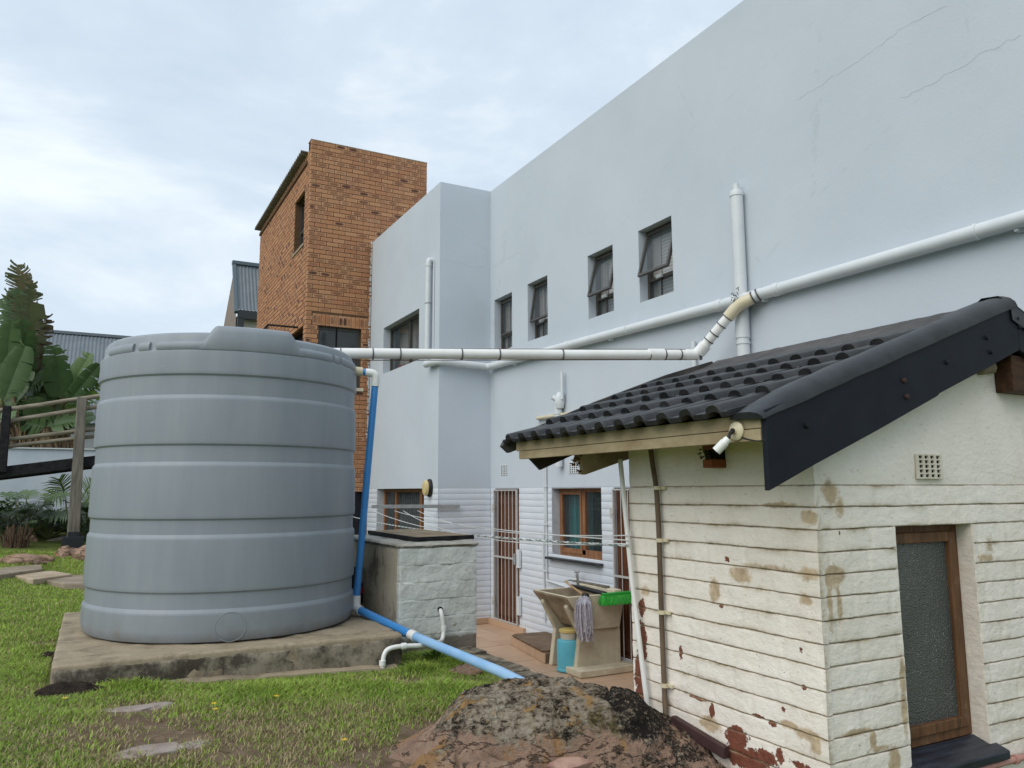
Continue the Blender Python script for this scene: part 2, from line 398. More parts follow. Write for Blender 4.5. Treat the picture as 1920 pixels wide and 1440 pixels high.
# parapet top, back and far sides close the shell
mb.add([(XM,-6,ZP),(XM+.24,-6,ZP),(XM+.24,YC+.24,ZP),(XF+.24,YC+.24,ZP),(XF+.24,YT+.01,ZP),(XF,YT+.01,ZP),(XF,YC,ZP),(XM,YC,ZP)], [(0,1,2,3,4,5,6,7)])
mb.add([(XM+.24,-6,ZP),(XM+.24,YC+.24,ZP),(XM+.24,YC+.24,ZP-.5),(XM+.24,-6,ZP-.5)], [(0,1,2,3)])
mb.add([(XM+.24,-6,ZP-.5),(13,-6,ZP-.5),(13,YT+4,ZP-.5),(XM+.24,YT+4,ZP-.5)], [(0,1,2,3)])
mb.add([(XF+.24,YC+.24,ZP),(XM+.24,YC+.24,ZP),(XM+.24,YC+.24,ZP-.5),(XF+.24,YC+.24,ZP-.5)], [(0,1,2,3)])
mb.add([(XF+.24,YC+.24,ZP-.5),(XM+.24,YC+.24,ZP-.5),(XM+.24,YT+4,ZP-.5),(XF+.24,YT+4,ZP-.5)], [(0,1,2,3)])
mb.add([(XF+.24,YC+.24,ZP),(XF+.24,YT+.01,ZP),(XF+.24,YT+.01,ZP-.5),(XF+.24,YC+.24,ZP-.5)], [(0,1,2,3)])
mb.add([(13,-6,-.2),(13,YT+4,-.2),(13,YT+4,ZP-.5),(13,-6,ZP-.5)], [(0,1,2,3)])
mb.add([(XM,-6,-.2),(13,-6,-.2),(13,-6,ZP-.5),(XM,-6,ZP)], [(0,1,2,3)])
mb.add([(XF,YT,-.2),(13,YT,-.2),(13,YT,ZP-.5),(XF,YT,ZP)], [(0,1,2,3)])
mb.build('plaster_wall', MAT['wall'], house)
mb = MB(); REC = .005
wall_holes(mb, 'x', XM+REC, -6, YC, -.15, ZB, [DOOR, GATE2, WLOW], .2)
wall_holes(mb, 'x', XF+REC, YC, YT, -.15, ZB, [FLOW], .2)
mb.add([(XF+REC,YC+REC,-.15),(XM+REC,YC+REC,-.15),(XM+REC,YC+REC,ZB),(XF+REC,YC+REC,ZB)], [(0,1,2,3)])
mb.add([(XM,-6,ZB),(XM+REC,-6,ZB),(XM+REC,YC,ZB),(XM,YC,ZB)], [(0,1,2,3)])
mb.build('brick_base_wall', MAT['joint'], house)

def course(name, ax, v, u0, u1, z0, z1, d, mat, parent, jit=.0022):
    """one painted brick course: a proud strip with soft arrises, dented a little at each brick end"""
    mb = MB(); n = max(2, int((u1-u0)/.058)); h = z1-z0; ph = random.random()*.23
    prof = [(0, 0), (.002, .0005), (d-.0012, .001), (d, .004), (d, h-.004), (d-.0012, h-.001), (.002, h-.0005), (0, h)]
    for i in range(n+1):
        u = u0 + (u1-u0)*i/n; jz = jit*noise.noise((u*3.1, z0*9, v)); jd = jit*noise.noise((u*6.1, z0*7, v+5))
        if abs(((u-ph) % .232) - .116) > .094: jd -= .0016
        for dd, zz in prof:
            q = v + REC - (dd + (jd if dd > .003 else 0))
            mb.v.append((q, u, z0+zz+jz) if ax == 'x' else (u, q, z0+zz+jz))
    m = len(prof)
    for i in range(n):
        for k in range(m-1): mb.f.append((i*m+k, i*m+k+1, (i+1)*m+k+1, (i+1)*m+k))
    mb.f.append(tuple(range(m))); mb.f.append(tuple(n*m+k for k in range(m)))
    return mb.build(name, mat, parent, smooth=True, angle=50)
CH = .0858
for k in range(23):
    z1 = ZB - .002 - k*CH; z0 = z1 - CH + .0034
    if z1 < .02: break
    for ax, v, u0, u1, holes in (('x', XM, 3.2, YC-.002, [DOOR, GATE2, WLOW]), ('y', YC, XF+.004, XM-.004, []), ('x', XF, YC-.008, YT-.02, [FLOW])):
        cuts = sorted([(h[0], h[1]) for h in holes if h[2] < (z0+z1)/2 < h[3]]); p = u0
        for a, b in cuts + [(u1, None)]:
            if a - p > .05:
                if not (k < 5 and random.random() < .08): course('brick_course', ax, v, p, a, z0, z1, .005, MAT['wbrick'], house)
                else: course('brick_course', ax, v, p, a, z0-.004, z1+.003, .0055, MAT['wbrick'], house)
            p = b
# tile skirting and step under the door
mb = MB(); mb.box(XM-.05, XM+.1, 9.62, YC-.01, .0, .085); mb.build('door_step', MAT['tile'], house, bevel=.004)
mb = MB(); mb.box(XM-.04, XM+.1, 6.5, 7.6, .0, .07); mb.build('door_step', MAT['tile'], house, bevel=.004)
for i in range(2):
    mb = MB(); mb.box(XF+.06+i*.4, XF+.45+i*.4, YC-.022, YC-.002, .0, .085); mb.build('skirting_tile', MAT['tile'], house, bevel=.002)

# ---- windows
def pane_quad(x, y0, y1, z0, z1, th=.006): return MB().box(x, x+th, y0, y1, z0, z1)
def frame_x(x0, x1, y0, y1, z0, z1, w, extra=()):
    mb = MB()
    mb.box(x0,x1,y0,y0+w,z0,z1); mb.box(x0,x1,y1-w,y1,z0,z1); mb.box(x0,x1,y0+w,y1-w,z0,z0+w); mb.box(x0,x1,y0+w,y1-w,z1-w,z1)
    for e in extra: mb.box(x0, x1, *e)
    return mb
def up_window(h, ang, tip=None):
    y0, y1, z0, z1 = h; x = XM + .115; zt = z0 + (z1-z0)*.31
    win = frame_x(x, x+.05, y0, y1, z0, z1, .038, [(y0+.038, y1-.038, zt-.022, zt+.022)]).build('window', MAT['bronze'], house, bevel=.002)
    pane_quad(x+.02, y0+.036, y1-.036, z0+.036, zt-.02).build('pane', MAT['glass'], win)
    mb = MB(); ym = y0 + (y1-y0)*.62; mb.box(x+.012, x+.03, ym-.006, ym+.006, z0+.036, zt-.02); mb.build('glazing_bar', MAT['bronze'], win)
    # top hung sash, swung out about its head
    sh = MB(); a = math.radians(ang); hz = z1-.036; hx = x-.004; L = hz-(zt+.004)
    def rot(p):
        dx, dz = p[0]-hx, p[2]-hz
        return (hx + dx*math.cos(a) + dz*math.sin(a), p[1], hz - dx*math.sin(a) + dz*math.cos(a))
    f = frame_x(hx-.018, hx+.016, y0+.03, y1-.03, hz-L, hz, .032); f.v = [rot(p) for p in f.v]
    sash = f.build('sash', MAT['bronze'], win, bevel=.002)
    g = pane_quad(hx-.004, y0+.06, y1-.06, hz-L+.03, hz-.03, .005); g.v = [rot(p) for p in g.v]; g.build('pane', MAT['glass'], win)
    mb = MB(); mb.box(x+.085, x+.09, y0-.02, y1+.02, z0-.02, z1+.02); mb.build('blind', MAT['blind'], win)
    mb = MB(); mb.box(x+.066, x+.07, y1-.17, y1+.02, z0-.02, z1+.02); mb.build('curtain', MAT['curtain'], win)
    if ang > 2:
        mb = MB(); ye = (y0+y1)/2+.06; mb.box(x-.03, x-.002, ye-.05, ye+.05, zt-.012, zt+.028); mb.build('window_catch', MAT['greypvc'], win, bevel=.003)
for h, ang in zip(UP, (0, 9, 15, 16)): up_window(h, ang)
# wide window on the projecting block
y0, y1, z0, z1 = FUP; x = XF+.13; ym = y0+(y1-y0)*.44
win = frame_x(x, x+.05, y0, y1, z0, z1, .045, [(ym-.025, ym+.025, z0+.045, z1-.045)]).build('window', MAT['bronze'], house, bevel=.002)
for a, b in ((y0+.044, ym-.024), (ym+.024, y1-.044)):
    pane_quad(x+.02, a, b, z0+.044, z1-.044).build('pane', MAT['glass'], win)
mb = MB(); n = 60
for i in range(n+1):
    y = y0-.05 + (y1-y0+.1)*i/n; d = x+.2+.022*math.sin(i*1.9)
    mb.v += [(d, y, z0-.05), (d, y, z1+.05)]
mb.f += [(2*i, 2*i+1, 2*i+3, 2*i+2) for i in range(n)]; mb.build('curtain', MAT['curtain'], win, smooth='all')
for (py_, c_) in ((13.0, MAT['red']), (12.85, MAT['tile'])):
    mb = MB(); mb.lathe([(.0,.0),(.05,.0),(.065,.11),(.0,.11)], (x+.12, py_, z0+.02), 14); mb.build('flower_pot', c_, win, smooth=True)
# lower window of the block: timber frame, three lights, folding steel grille behind the middle light
y0, y1, z0, z1 = FLOW; x = XF+.13; ya, yb = y0+.47, y1-.62
win = frame_x(x, x+.06, y0, y1, z0, z1, .055, [(ya-.04, ya+.04, z0+.055, z1-.055), (yb-.04, yb+.04, z0+.055, z1-.055)]).build('window', MAT['framewood'], house, bevel=.003)
for a, b in ((y0+.055, ya-.04), (ya+.04, yb-.04), (yb+.04, y1-.055)):
    pane_quad(x+.03, a, b, z0+.055, z1-.055).build('pane', MAT['glass'], win)
for i in range(13):
    yy = ya+.06 + (yb-ya-.12)*i/12
    mb = MB(); mb.bar((x+.11, yy, z0+.02), (x+.11, yy, z1-.02), .03, .018); mb.build('grille_bar', MAT['galv'], win)
mb = MB(); n = 50
for i in range(n+1):
    y = y0 + (y1-y0)*i/n; d = x+.3+.03*math.sin(i*1.7); mb.v += [(d, y, z0), (d, y, z1)]
mb.f += [(2*i, 2*i+1, 2*i+3, 2*i+2) for i in range(n)]; mb.build('curtain', simple('dim_green_curtain', (.07,.10,.10), (.30,.34,.34), 4, .9, .1), win, smooth='all')
# window by the trough
y0, y1, z0, z1 = WLOW; x = XM+.12; ym = (y0+y1)/2 + .0
win = frame_x(x, x+.06, y0, y1, z0, z1, .05, [(ym-.035, ym+.035, z0+.05, z1-.05)]).build('window', MAT['framewood'], house, bevel=.003)
for a, b, w_ in ((y0+.05, ym-.035, 0), (ym+.035, y1-.05, 1)):
    if w_: s_ = frame_x(x-.012, x+.03, a, b, z0+.05, z1-.05, .03).build('sash', MAT['framewood'], win, bevel=.003); a += .03; b -= .03
    pane_quad(x+.02, a, b, z0+.05+.03*w_, z1-.05-.03*w_).build('pane', MAT['glass'], win)
mb = MB(); mb.box(x, x+.06, y0+.05, y1-.05, z0+.05, z0+.11); mb.build('bottom_rail', MAT['framewood'], win, bevel=.003)
for a, b, m_ in ((ym, y1, 'teal'), (y0, ym-.22, 'curtain')):
    mb = MB(); n = 26
    for i in range(n+1):
        yy = a+(b-a)*i/n; d = x+.14+.02*math.sin(i*1.5); mb.v += [(d, yy, z0), (d, yy, z1)]
    mb.f += [(2*i, 2*i+1, 2*i+3, 2*i+2) for i in range(n)]; mb.build('curtain', MAT[m_], win, smooth='all')
mb = MB(); mb.box(XM-.075, XM+.12, y0-.02, y1+.07, z0-.035, z0-.006); mb.build('window_sill', MAT['slate'], house, bevel=.003)
# doors behind the gates
for (y0, y1, z0, z1) in (DOOR, GATE2):
    x = XM+.055
    dr = frame_x(x-.02, x+.06, y0, y1, z0, z1, .05).build('door', MAT['doorwood'], house, bevel=.003)
    n = 6; w_ = (y1-y0-.1)/n
    for i in range(n):
        mb = MB(); mb.box(x+.012, x+.04, y0+.05+i*w_+.003, y0+.05+(i+1)*w_-.003, z0+.05, z1-.05); mb.build('door_plank', MAT['doorwood'], dr, bevel=.004)
    for zc in (z0+.16, (z0+z1)/2, z1-.16):
        mb = MB(); mb.box(x, x+.02, y0+.05, y1-.05, zc-.07, zc+.07); mb.build('door_rail', MAT['doorwood'], dr, bevel=.004)
# near-black panels paint the shade of the rooms behind the openings
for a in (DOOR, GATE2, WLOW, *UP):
    mb = MB(); mb.box(XM+.75, XM+.77, a[0]-.3, a[1]+.3, a[2]-.3, a[3]+.3); mb.build('room_shade_panel', MAT['dark'], house)
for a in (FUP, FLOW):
    mb = MB(); mb.box(XF+.62, XF+.64, a[0]-.1, a[1]+.1, a[2]-.3, a[3]+.3); mb.build('room_shade_panel', MAT['dark'], house)
# air bricks
def air_brick(ax, v, u0, u1, z0, z1, cols, rows, parent, mat, dep=.008):
    mb = MB(); cw, rh = (u1-u0)/cols, (z1-z0)/rows; b = .19
    def bx(a0, a1, c0, c1):
        (mb.box(v-dep, v+.0, a0, a1, c0, c1) if ax == 'x' else mb.box(a0, a1, v-dep, v+.0, c0, c1))
    for i in range(cols+1): bx(u0+i*cw-cw*b, u0+i*cw+cw*b, z0-rh*b, z1+rh*b)
    for j in range(rows+1):
        for i in range(cols): bx(u0+i*cw+cw*b, u0+(i+1)*cw-cw*b, z0+j*rh-rh*b, z0+j*rh+rh*b)
    o = mb.build('air_brick', mat, parent, bevel=.0015, seg=1)
    mb = MB(); (mb.box(v-.002, v+.0, u0, u1, z0, z1) if ax == 'x' else mb.box(u0, u1, v-.002, v+.0, z0, z1)); mb.build('vent_shade_plate', MAT['dark'], o)  # dark plate paints the shade in the vent holes
air_brick('x', XM-.001, 10.15, 10.35, 2.18, 2.32, 4, 5, house, MAT['greypvc'])
air_brick('x', XM-.001, 8.25, 8.45, 2.165, 2.30, 4, 5, house, MAT['greypvc'])

MAT['crack'] = simple('hairline_crack', (.485,.54,.60), None, rough=.8)
def crack(ax, v, pts, seed):
    mb = MB(); R_ = random.Random(seed)
    P_ = [at(x_, y_, ax, v) for x_, y_ in pts]; path = []
    for i in range(len(P_)-1):
        n = max(6, int((P_[i+1]-P_[i]).length/.05))
        for k in range(n): path.append(P_[i].lerp(P_[i+1], k/n)+Vector((0 if ax == 'x' else R_.uniform(-.01,.01), R_.uniform(-.012,.012) if ax == 'x' else 0, R_.uniform(-.014,.014))))
    mb.tube(path, [R_.uniform(.0004, .0014) for _ in path], 4); mb.build('plaster_crack', MAT['crack'], house)
crack('x', XM-.0005, [(1490,190),(1600,120),(1700,48),(1790,5)], 1)
crack('x', XM-.0005, [(1690,185),(1760,150),(1850,95),(1930,60)], 2)
crack('y', YC-.0005, [(829,487),(850,490),(885,500),(918,504)], 3)
crack('x', XM-.0005, [(925,500),(950,486),(980,470)], 4)
crack('x', XF-.0005, [(772,528),(790,515),(800,505)], 5)

# ---- steel gates
def gate(y0, y1, z0, z1, label):
    g = thing('security_gate', (XM-.03, (y0+y1)/2, z0), label, 'gate', 'steel security gates on the house wall')
    x = XM-.03
    fr = frame_x(x-.012, x+.012, y0, y1, z0, z1, .018, [(y0+.018, y1-.018, z0+(z1-z0)*.475, z0+(z1-z0)*.475+.022)]).build('gate_frame', MAT['steel'], g)
    n = 5
    for i in range(n):
        yy = y0+.02+(y1-y0-.04)*(i+1)/(n+1)
        mb = MB(); mb.tube([(x, yy, z0+.02), (x, yy, z1-.02)], .0062, 8); mb.build('gate_bar', MAT['steel'], g, smooth=True)
    for zc in (z0+.25, z1-.28):
        mb = MB(); mb.box(x-.014, x+.03, y1, y1+.05, zc-.06, zc+.06); mb.box(x-.02, x, y1-.02, y1+.02, zc-.015, zc+.015); mb.build('hinge', MAT['steel'], g, bevel=.003)
    zc = z0+(z1-z0)*.49
    mb = MB(); mb.box(x-.02, x+.02, y0-.085, y0-.012, zc-.13, zc+.12); mb.build('lock_plate', MAT['greypvc'], g, bevel=.003)
    mb = MB(); mb.box(x-.03, x+.0, y0-.02, y0+.09, zc-.05, zc-.03); mb.box(x-.035, x-.005, y0+.0, y0+.05, zc-.09, zc+.06); mb.build('lock_bolt', MAT['galv'], g, bevel=.003)
    mb = MB(); mb.box(x-.02, x+.02, y0-.085, y0-.012, z0+.15, z0+.40); mb.build('lock_plate', MAT['greypvc'], g, bevel=.003)
gate(DOOR[0]+.01, DOOR[1]-.02, .09, 1.965, 'barred steel gate over the brown door in the house corner')
gate(GATE2[0]+.02, GATE2[1]-.02, .075, 1.965, 'barred steel gate half hidden behind the outbuilding and the laundry trough')

# ------------------------------------------------------------------ brick tower
XT, XT1, YT1, ZT = 3.252, 5.60, 19.15, 8.55
YF = 14.112
tower = thing('brick_tower', (4.4, 16.5, 0), 'tall orange face brick tower behind the grey house', 'tower')
t = NT('face_brick'); oi = t.n('ObjectInfo').outputs['Random']; ri = t.n('NewGeometry').outputs['Random Per Island']
rnd = t.math('FRACT', t.math('ADD', t.math('MULTIPLY', oi, 7.31), t.math('MULTIPLY', ri, 3.77)))
c = t.ramp(rnd, (0.0, (.41,.195,.10)), (.35, (.455,.228,.115)), (.7, (.49,.262,.14)), (1.0, (.39,.178,.092)))
uv = t.n('UVMap').outputs['UV']; sx = t.n('SeparateXYZ'); t.l(uv, sx.inputs[0])
du = t.math('POWER', t.math('ABSOLUTE', t.math('MULTIPLY', t.math('SUBTRACT', sx.outputs[0], .5), 2.1)), 3.0)
dv = t.math('POWER', t.math('ABSOLUTE', t.math('MULTIPLY', t.math('SUBTRACT', sx.outputs[1], .5), 2.2)), 3.0)
el = t.math('ADD', t.math('ADD', du, dv), t.math('MULTIPLY', t.math('SUBTRACT', t.noise(14, 5, .7), .5), 1.2))
patch = t.ramp(el, (.25, 1.0), (.75, 0.0))
rn2 = t.math('FRACT', t.math('MULTIPLY', rnd, 17.3))
t1 = t.math('MULTIPLY', patch, t.ramp(rn2, (0.25, .08), (.75, .55), (.93, .6), (.95, 1.0)))
c = t.mix(t.math('MULTIPLY', t.ramp(el, (.55, 0.0), (1.0, .3)), rn2), c, (.60,.40,.28)); c = t.mix(t1, c, (.095,.048,.036)); c = t.mix(t.ramp(t.noise(60, 4, .7), (.50, 0.0), (.8, .3)), c, (.28,.13,.06)); t.col(c)
t.bump(t.noise(90, 4, .7), .3, .004); MAT['fbrick'] = t.done(.85, .2)
MAT['mortar'] = simple('brown_mortar', (.115,.07,.042), (.16,.10,.062), 15, .95, .1)
TW1 = (3.50, 4.31, 3.86, 4.985)      # window in the front face
TW2 = (14.49, 15.34, 6.62, 7.715)    # window in the side face
mb = MB(); e = .012
wall_holes(mb, 'y', YF+e, XT+e, XT1-e, -.2, ZT-.01, [TW1, (XT+.35, XF, 0.2, 2.02)], .2)
wall_holes(mb, 'x', XT+e, YF+e, YT1, -.2, ZT-.17, [TW2, (14.28, 15.6, 3.2, 5.0)], .2)
mb.add([(XT+e,YF+e,ZT-.01),(XT1-e,YF+e,ZT-.01),(XT1-e,YF+.23,ZT-.01),(XT+e,YF+.23,ZT-.01)], [(0,1,2,3)])
mb.add([(XT+e,YF+.23,ZT-.01),(XT1-e,YF+.23,ZT-.01),(XT1-e,YF+.23,ZT-.3),(XT+e,YF+.23,ZT-.3)], [(0,1,2,3)])
mb.add([(XT1-e,YF+e,-.2),(XT1-e,YT1,-.2),(XT1-e,YT1,ZT-.3),(XT1-e,YF+e,ZT-.01)], [(0,1,2,3)])
mb.add([(XT+e,YT1,-.2),(XT1-e,YT1,-.2),(XT1-e,YT1,ZT-.3),(XT+e,YT1,ZT-.17)], [(0,1,2,3)])
mb.build('mortar_wall', MAT['mortar'], tower)
BW, BH, CP, RP = .222, .073, .2335, .0848
# one shared brick: 0..BW in x, face at y=0, z 0..BH, arrises chamfered
def brick_geo(w, h, d=.05, c=.004):
    vs = [(0,d,0),(w,d,0),(w,d,h),(0,d,h),(0,c,0),(w,c,0),(w,c,h),(0,c,h),(c,0,c),(w-c,0,c),(w-c,0,h-c),(c,0,h-c)]
    fs = [(8,9,10,11),(4,5,9,8),(5,6,10,9),(6,7,11,10),(7,4,8,11),(0,1,5,4),(1,2,6,5),(2,3,7,6),(3,0,4,7)]
    return vs, fs
def brick_mesh(name, w, h):
    vs, fs = brick_geo(w, h); me = bpy.data.meshes.new(name); me.from_pydata(vs, [], fs); me.materials.append(MAT['fbrick'])
    uv = me.uv_layers.new(name='UVMap')
    for l in me.loops: p = me.vertices[l.vertex_index].co; uv.data[l.index].uv = (p.x/w, p.z/h)
    return me
meshes = {}
def bm_(w, h):
    k = (round(w, 3), round(h, 3))
    if k not in meshes: meshes[k] = brick_mesh('brick', *k)
    return meshes[k]
front = []; side = []
NR = int(ZT/RP)
def clear(u0, u1, z0, z1, holes): return not any(u0 < h[1]-.005 and u1 > h[0]+.005 and z0 < h[3]-.005 and z1 > h[2]+.005 for h in holes)
def rowbricks(u0, u1, off, holes, z0):
    out_ = []; u = u0 - off
    while u < u1:
        a, b = max(u, u0), min(u+BW, u1)
        for h in holes:
            if z0 < h[3]-.01 and z0+BH > h[2]+.01:
                if a < h[0] < b: b = h[0]-.004
                elif a < h[1] < b: a = h[1]+.004
                elif a >= h[0] and b <= h[1]: b = a
        if b-a > .012: out_.append((a, b-a))
        u += CP
    return out_
soldier = (TW1[0]-.12, TW1[1]+.12, TW1[3], TW1[3]+.222)
for k in range(NR):
    z0 = ZT - (k+1)*RP + .005
    if z0 < 1.9: break
    xend = XT1 if z0 > ZP-.15 else XF+.02
    for a, w_ in rowbricks(XT, xend, (k % 2)*CP/2, [TW1, soldier], z0): front.append((a, z0, w_, BH))
    if z0 < ZT-.2:
        for a, w_ in rowbricks(YF+.03, YT1, ((k+1) % 2)*CP/2, [TW2, (14.28, 15.6, 3.2, 5.0)], z0): side.append((a, z0, w_))
u = soldier[0]
while u < soldier[1]-.06: front.append((u+.004, soldier[2]+.006, .073, .21)); u += .081
def vis(b):     # bricks the tank and the house leave in view, largest first
    return b[1] > 4.95
ind = sorted([b for b in front if vis(b)], key=lambda b: -b[1])[:300]; rest = [b for b in front if b not in ind]
toff = OFF[tower.name]
for a, z0, w_, h_ in ind:
    o = bpy.data.objects.new('brick', bm_(w_, h_)); COL.objects.link(o); o.parent = tower
    o.location = Vector((a, YF-random.uniform(0, .003), z0)) - toff
mb = MB(); uvs = []
for a, z0, w_, h_ in rest:
    vs, fs = brick_geo(w_, h_); mb.add([(a+x, YF+y, z0+z) for x, y, z in vs], fs); uvs += [(x/w_, z/h_) for x, y, z in vs]
for a, z0, w_ in side:
    vs, fs = brick_geo(w_, BH); j = random.uniform(0, .003); mb.add([(XT-j+y, a+w_-x, z0+z) for x, y, z in vs], fs); uvs += [(x/w_, z/BH) for x, y, z in vs]
o = mb.build('brickwork', MAT['fbrick'], tower); o['kind'] = 'stuff'
uv = o.data.uv_layers.new(name='UVMap')
li = np.zeros(len(o.data.loops), dtype=np.int32); o.data.loops.foreach_get('vertex_index', li)
uv.data.foreach_set('uv', np.array(uvs, dtype=np.float32)[li].ravel())
# white paint drips where brick meets plaster
mb = MB()
for i in range(70):
    z = 2.05 + i*.067
    if z > ZP: break
    h = random.uniform(.02, .09); w_ = random.uniform(.004, .035); mb.box(XF-.002-w_, XF+.01, YF-.006-random.random()*.002, YF+.02, z, z+h)
mb.build('paint_edge', MAT['greypvc'], tower)
# corrugated roof edge over the side wall
mb = MB(); n = 175
for i in range(n+1):
    y = YF+.23 + (YT1+.1-YF-.23)*i/n; zz = ZT-.17-.008*(y-YF) + .03*math.sin(i*2*math.pi/5.0)
    mb.v += [(XT-.13, y, zz), (XT-.13, y, zz+.012), (XT1-.2, y, zz-.10), (XT1-.2, y, zz-.088)]
for i in range(n):
    b = 4*i; mb.f += [(b,b+4,b+5,b+1),(b+1,b+5,b+7,b+3),(b,b+2,b+6,b+4)]
mb.build('roof_sheet', simple('fibre_cement_sheet', (.19,.18,.16), (.28,.265,.24), 8, .9, .2), tower, smooth=False)
mb = MB(); mb.box(XT-.03, XT+.02, YF+.24, YT1, ZT-.40, ZT-.335); mb.build('roof_batten', MAT['mortar'], tower)
mb = MB(); mb.box(XT-.004, XT1+.004, YF-.004, YF+.22, ZT-.002, ZT+.014); mb.build('coping', MAT['concrete'], tower)
# tower windows
y0, y1, z0, z1 = TW2; x = XT+.12
win = frame_x(x, x+.05, y0, y1, z0, z1, .05, [(y0+.05, y1-.05, z0+.42, z0+.47)]).build('window', MAT['bronze'], tower)
pane_quad(x+.02, y0+.05, y1-.05, z0+.05, z0+.42).build('pane', MAT['darkglass'], win); pane_quad(x+.02, y0+.05, y1-.05, z0+.47, z1-.05).build('pane', MAT['darkglass'], win)
mb = MB(); mb.box(XT-.02, XT+.13, y0-.05, y1+.05, z0-.05, z0-.002); mb.build('window_sill', MAT['concrete'], tower)
def frame_y(y0, y1, u0, u1, z0, z1, w):
    mb = MB(); mb.box(u0,u0+w,y0,y1,z0,z1); mb.box(u1-w,u1,y0,y1,z0,z1); mb.box(u0+w,u1-w,y0,y1,z0,z0+w); mb.box(u0+w,u1-w,y0,y1,z1-w,z1); return mb
win = frame_y(YF+.09, YF+.14, *TW1, .05).build('window', MAT['bronze'], tower)
mb = MB(); mb.box(TW1[0]+.05, TW1[1]-.05, YF+.11, YF+.116, TW1[2]+.05, TW1[3]-.05); mb.build('pane', MAT['darkglass'], win)
mb = MB(); mb.box(TW1[0]-.02, TW1[1]+.05, YF-.04, YF+.1, TW1[2]-.06, TW1[2]-.002); mb.build('window_sill', MAT['sinkc'], tower)
mb = MB(); mb.box(XT+.36, XF-.02, YF+.14, YF+.16, .2, 2.02); mb.build('dark_doorway', simple('dark_blue_panel', (.006,.008,.014), None, rough=.5), tower)  # flat dark panel fills the doorway
mb = MB(); mb.box(XT+.16, XT+.18, 14.2, 15.7, 3.2, 5.0); mb.build('side_opening_shade', MAT['dark'], tower)  # near-black sheet paints the shade inside the side opening
mb = MB(); mb.box(XT+.6, XT+.62, 14.2, 19, 2.0, 8.2); mb.box(XT+.3, XT1-.1, YF+.6, YF+.62, .2, 8.2); mb.build('room_shade_panel', MAT['dark'], tower)  # near-black panels put the shade of the tower rooms into colour
# balcony rail on the side
bal = thing('balcony_rail', (3.0, 16.0, 4.4), 'thin dark steel balcony rail on the side of the brick tower', 'railing')
mb = MB(); mb.bar((XT-.55, 14.7, 5.03), (XT-.55, 17.0, 5.03), .03, .03); mb.bar((XT-.55, 14.7, 5.03), (XT, 14.7, 5.03), .03, .03); mb.bar((XT-.55, 14.7, 4.1), (XT-.55, 17.0, 4.1), .03, .03); mb.build('top_rail', MAT['blackwood'], bal)
for i in range(14):
    mb = MB(); y = 14.72+i*.17; mb.bar((XT-.55, y, 4.1), (XT-.55, y, 5.02), .014, .014); mb.build('baluster', MAT['blackwood'], bal)
mb = MB(); mb.box(XT-.6, XT+.02, 14.65, 17.05, 3.98, 4.10); mb.build('balcony_slab', MAT['concrete'], bal)
# ------------------------------------------------------------------ pipes on the house
def clip_ring(p, d, r, mat, parent, name='pipe_clip', w=.02):
    d = Vector(d).normalized(); p = Vector(p)
    mb = MB(); mb.lathe([(r, -w/2), (r+.006, -w/2), (r+.006, w/2), (r, w/2)], p, 20, d); return mb.build(name, mat, parent, smooth=True)
r = .054; xp = XM-.075
wp = thing('wall_waste_pipe', (xp, 6, 3.75), 'long pale grey waste pipe sloping along the upper house wall', 'pipe')
pp = [(xp, -5.5, 3.665), (xp, 2.78, 3.70), (xp, 5.22, 3.715), (xp, 8.85, 3.80), (xp, YC-.09, 3.835), (XF-.03, YC-.09, 3.86), (XF-.075, YC+.05, 3.865), (XF-.075, 11.03, 3.87)]
mb = MB(); mb.tube(bend(pp, .1), r, 18); mb.build('pipe', MAT['greypvc'], wp, smooth=True)
for y in (1.2, 3.05, 4.84, 5.55, 7.05, 8.3, 9.4, 10.2):
    z = np.interp(y, [p[1] for p in pp[:5]], [p[2] for p in pp[:5]])
    clip_ring((xp, y, z), (0, 1, 0), r, MAT['greypvc'], wp, 'pipe_socket', .075 if y in (4.84, 5.55, 8.3) else .022)
for y in (2.8, 5.02, 7.42, 9.8):
    z = np.interp(y, [p[1] for p in pp[:5]], [p[2] for p in pp[:5]])
    mb = MB(); mb.box(xp+.0, XM, y-.012, y+.012, z-.07, z-.045); mb.build('bracket', MAT['greypvc'], wp)
vp = thing('vent_stack_pipe', (XM-.075, 5.29, 0), 'thick vertical vent pipe with stepped cap on the grey house wall', 'pipe')
mb = MB(); mb.tube([(XM-.067, 5.29, 0), (XM-.067, 5.29, 4.74)], .06, 20); mb.build('pipe', MAT['greypvc'], vp, smooth=True)
mb = MB(); mb.lathe([(.0,0),(.066,0),(.066,.03),(.058,.055),(.03,.065),(.03,.125),(0,.125)], (XM-.067, 5.29, 4.73), 20); mb.build('vent_cap', MAT['greypvc'], vp, smooth=True)
for z in (3.5, 3.30): clip_ring((XM-.067, 5.29, z), (0, 0, 1), .0605, MAT['greypvc'], vp, 'pipe_socket', .02 if z < 3.4 else .3)
vs_ = thing('short_vent_pipe', (XM-.05, 6.0, 0), 'thin open topped pipe on the wall under the elbow of the white pipe', 'pipe')
p = at(1300, 640, 'x', XM-.04)
mb = MB(); mb.tube([(XM-.04, p.y, 2.2), (XM-.04, p.y, p.z)], .024, 14); mb.build('pipe', MAT['greypvc'], vs_, smooth=True)
clip_ring((XM-.04, p.y, p.z-.09), (0, 0, 1), .024, MAT['greypvc'], vs_)
dp = thing('corner_downpipe', (XF-.06, 11.02, 4), 'white downpipe with elbow at the corner of the projecting grey block', 'pipe')
mb = MB(); mb.tube(bend([(XF+.0, 11.0, 5.52), (XF-.065, 11.0, 5.52), (XF-.065, 11.02, 3.9)], .06), .042, 16); mb.build('pipe', MAT['greypvc'], dp, smooth=True)
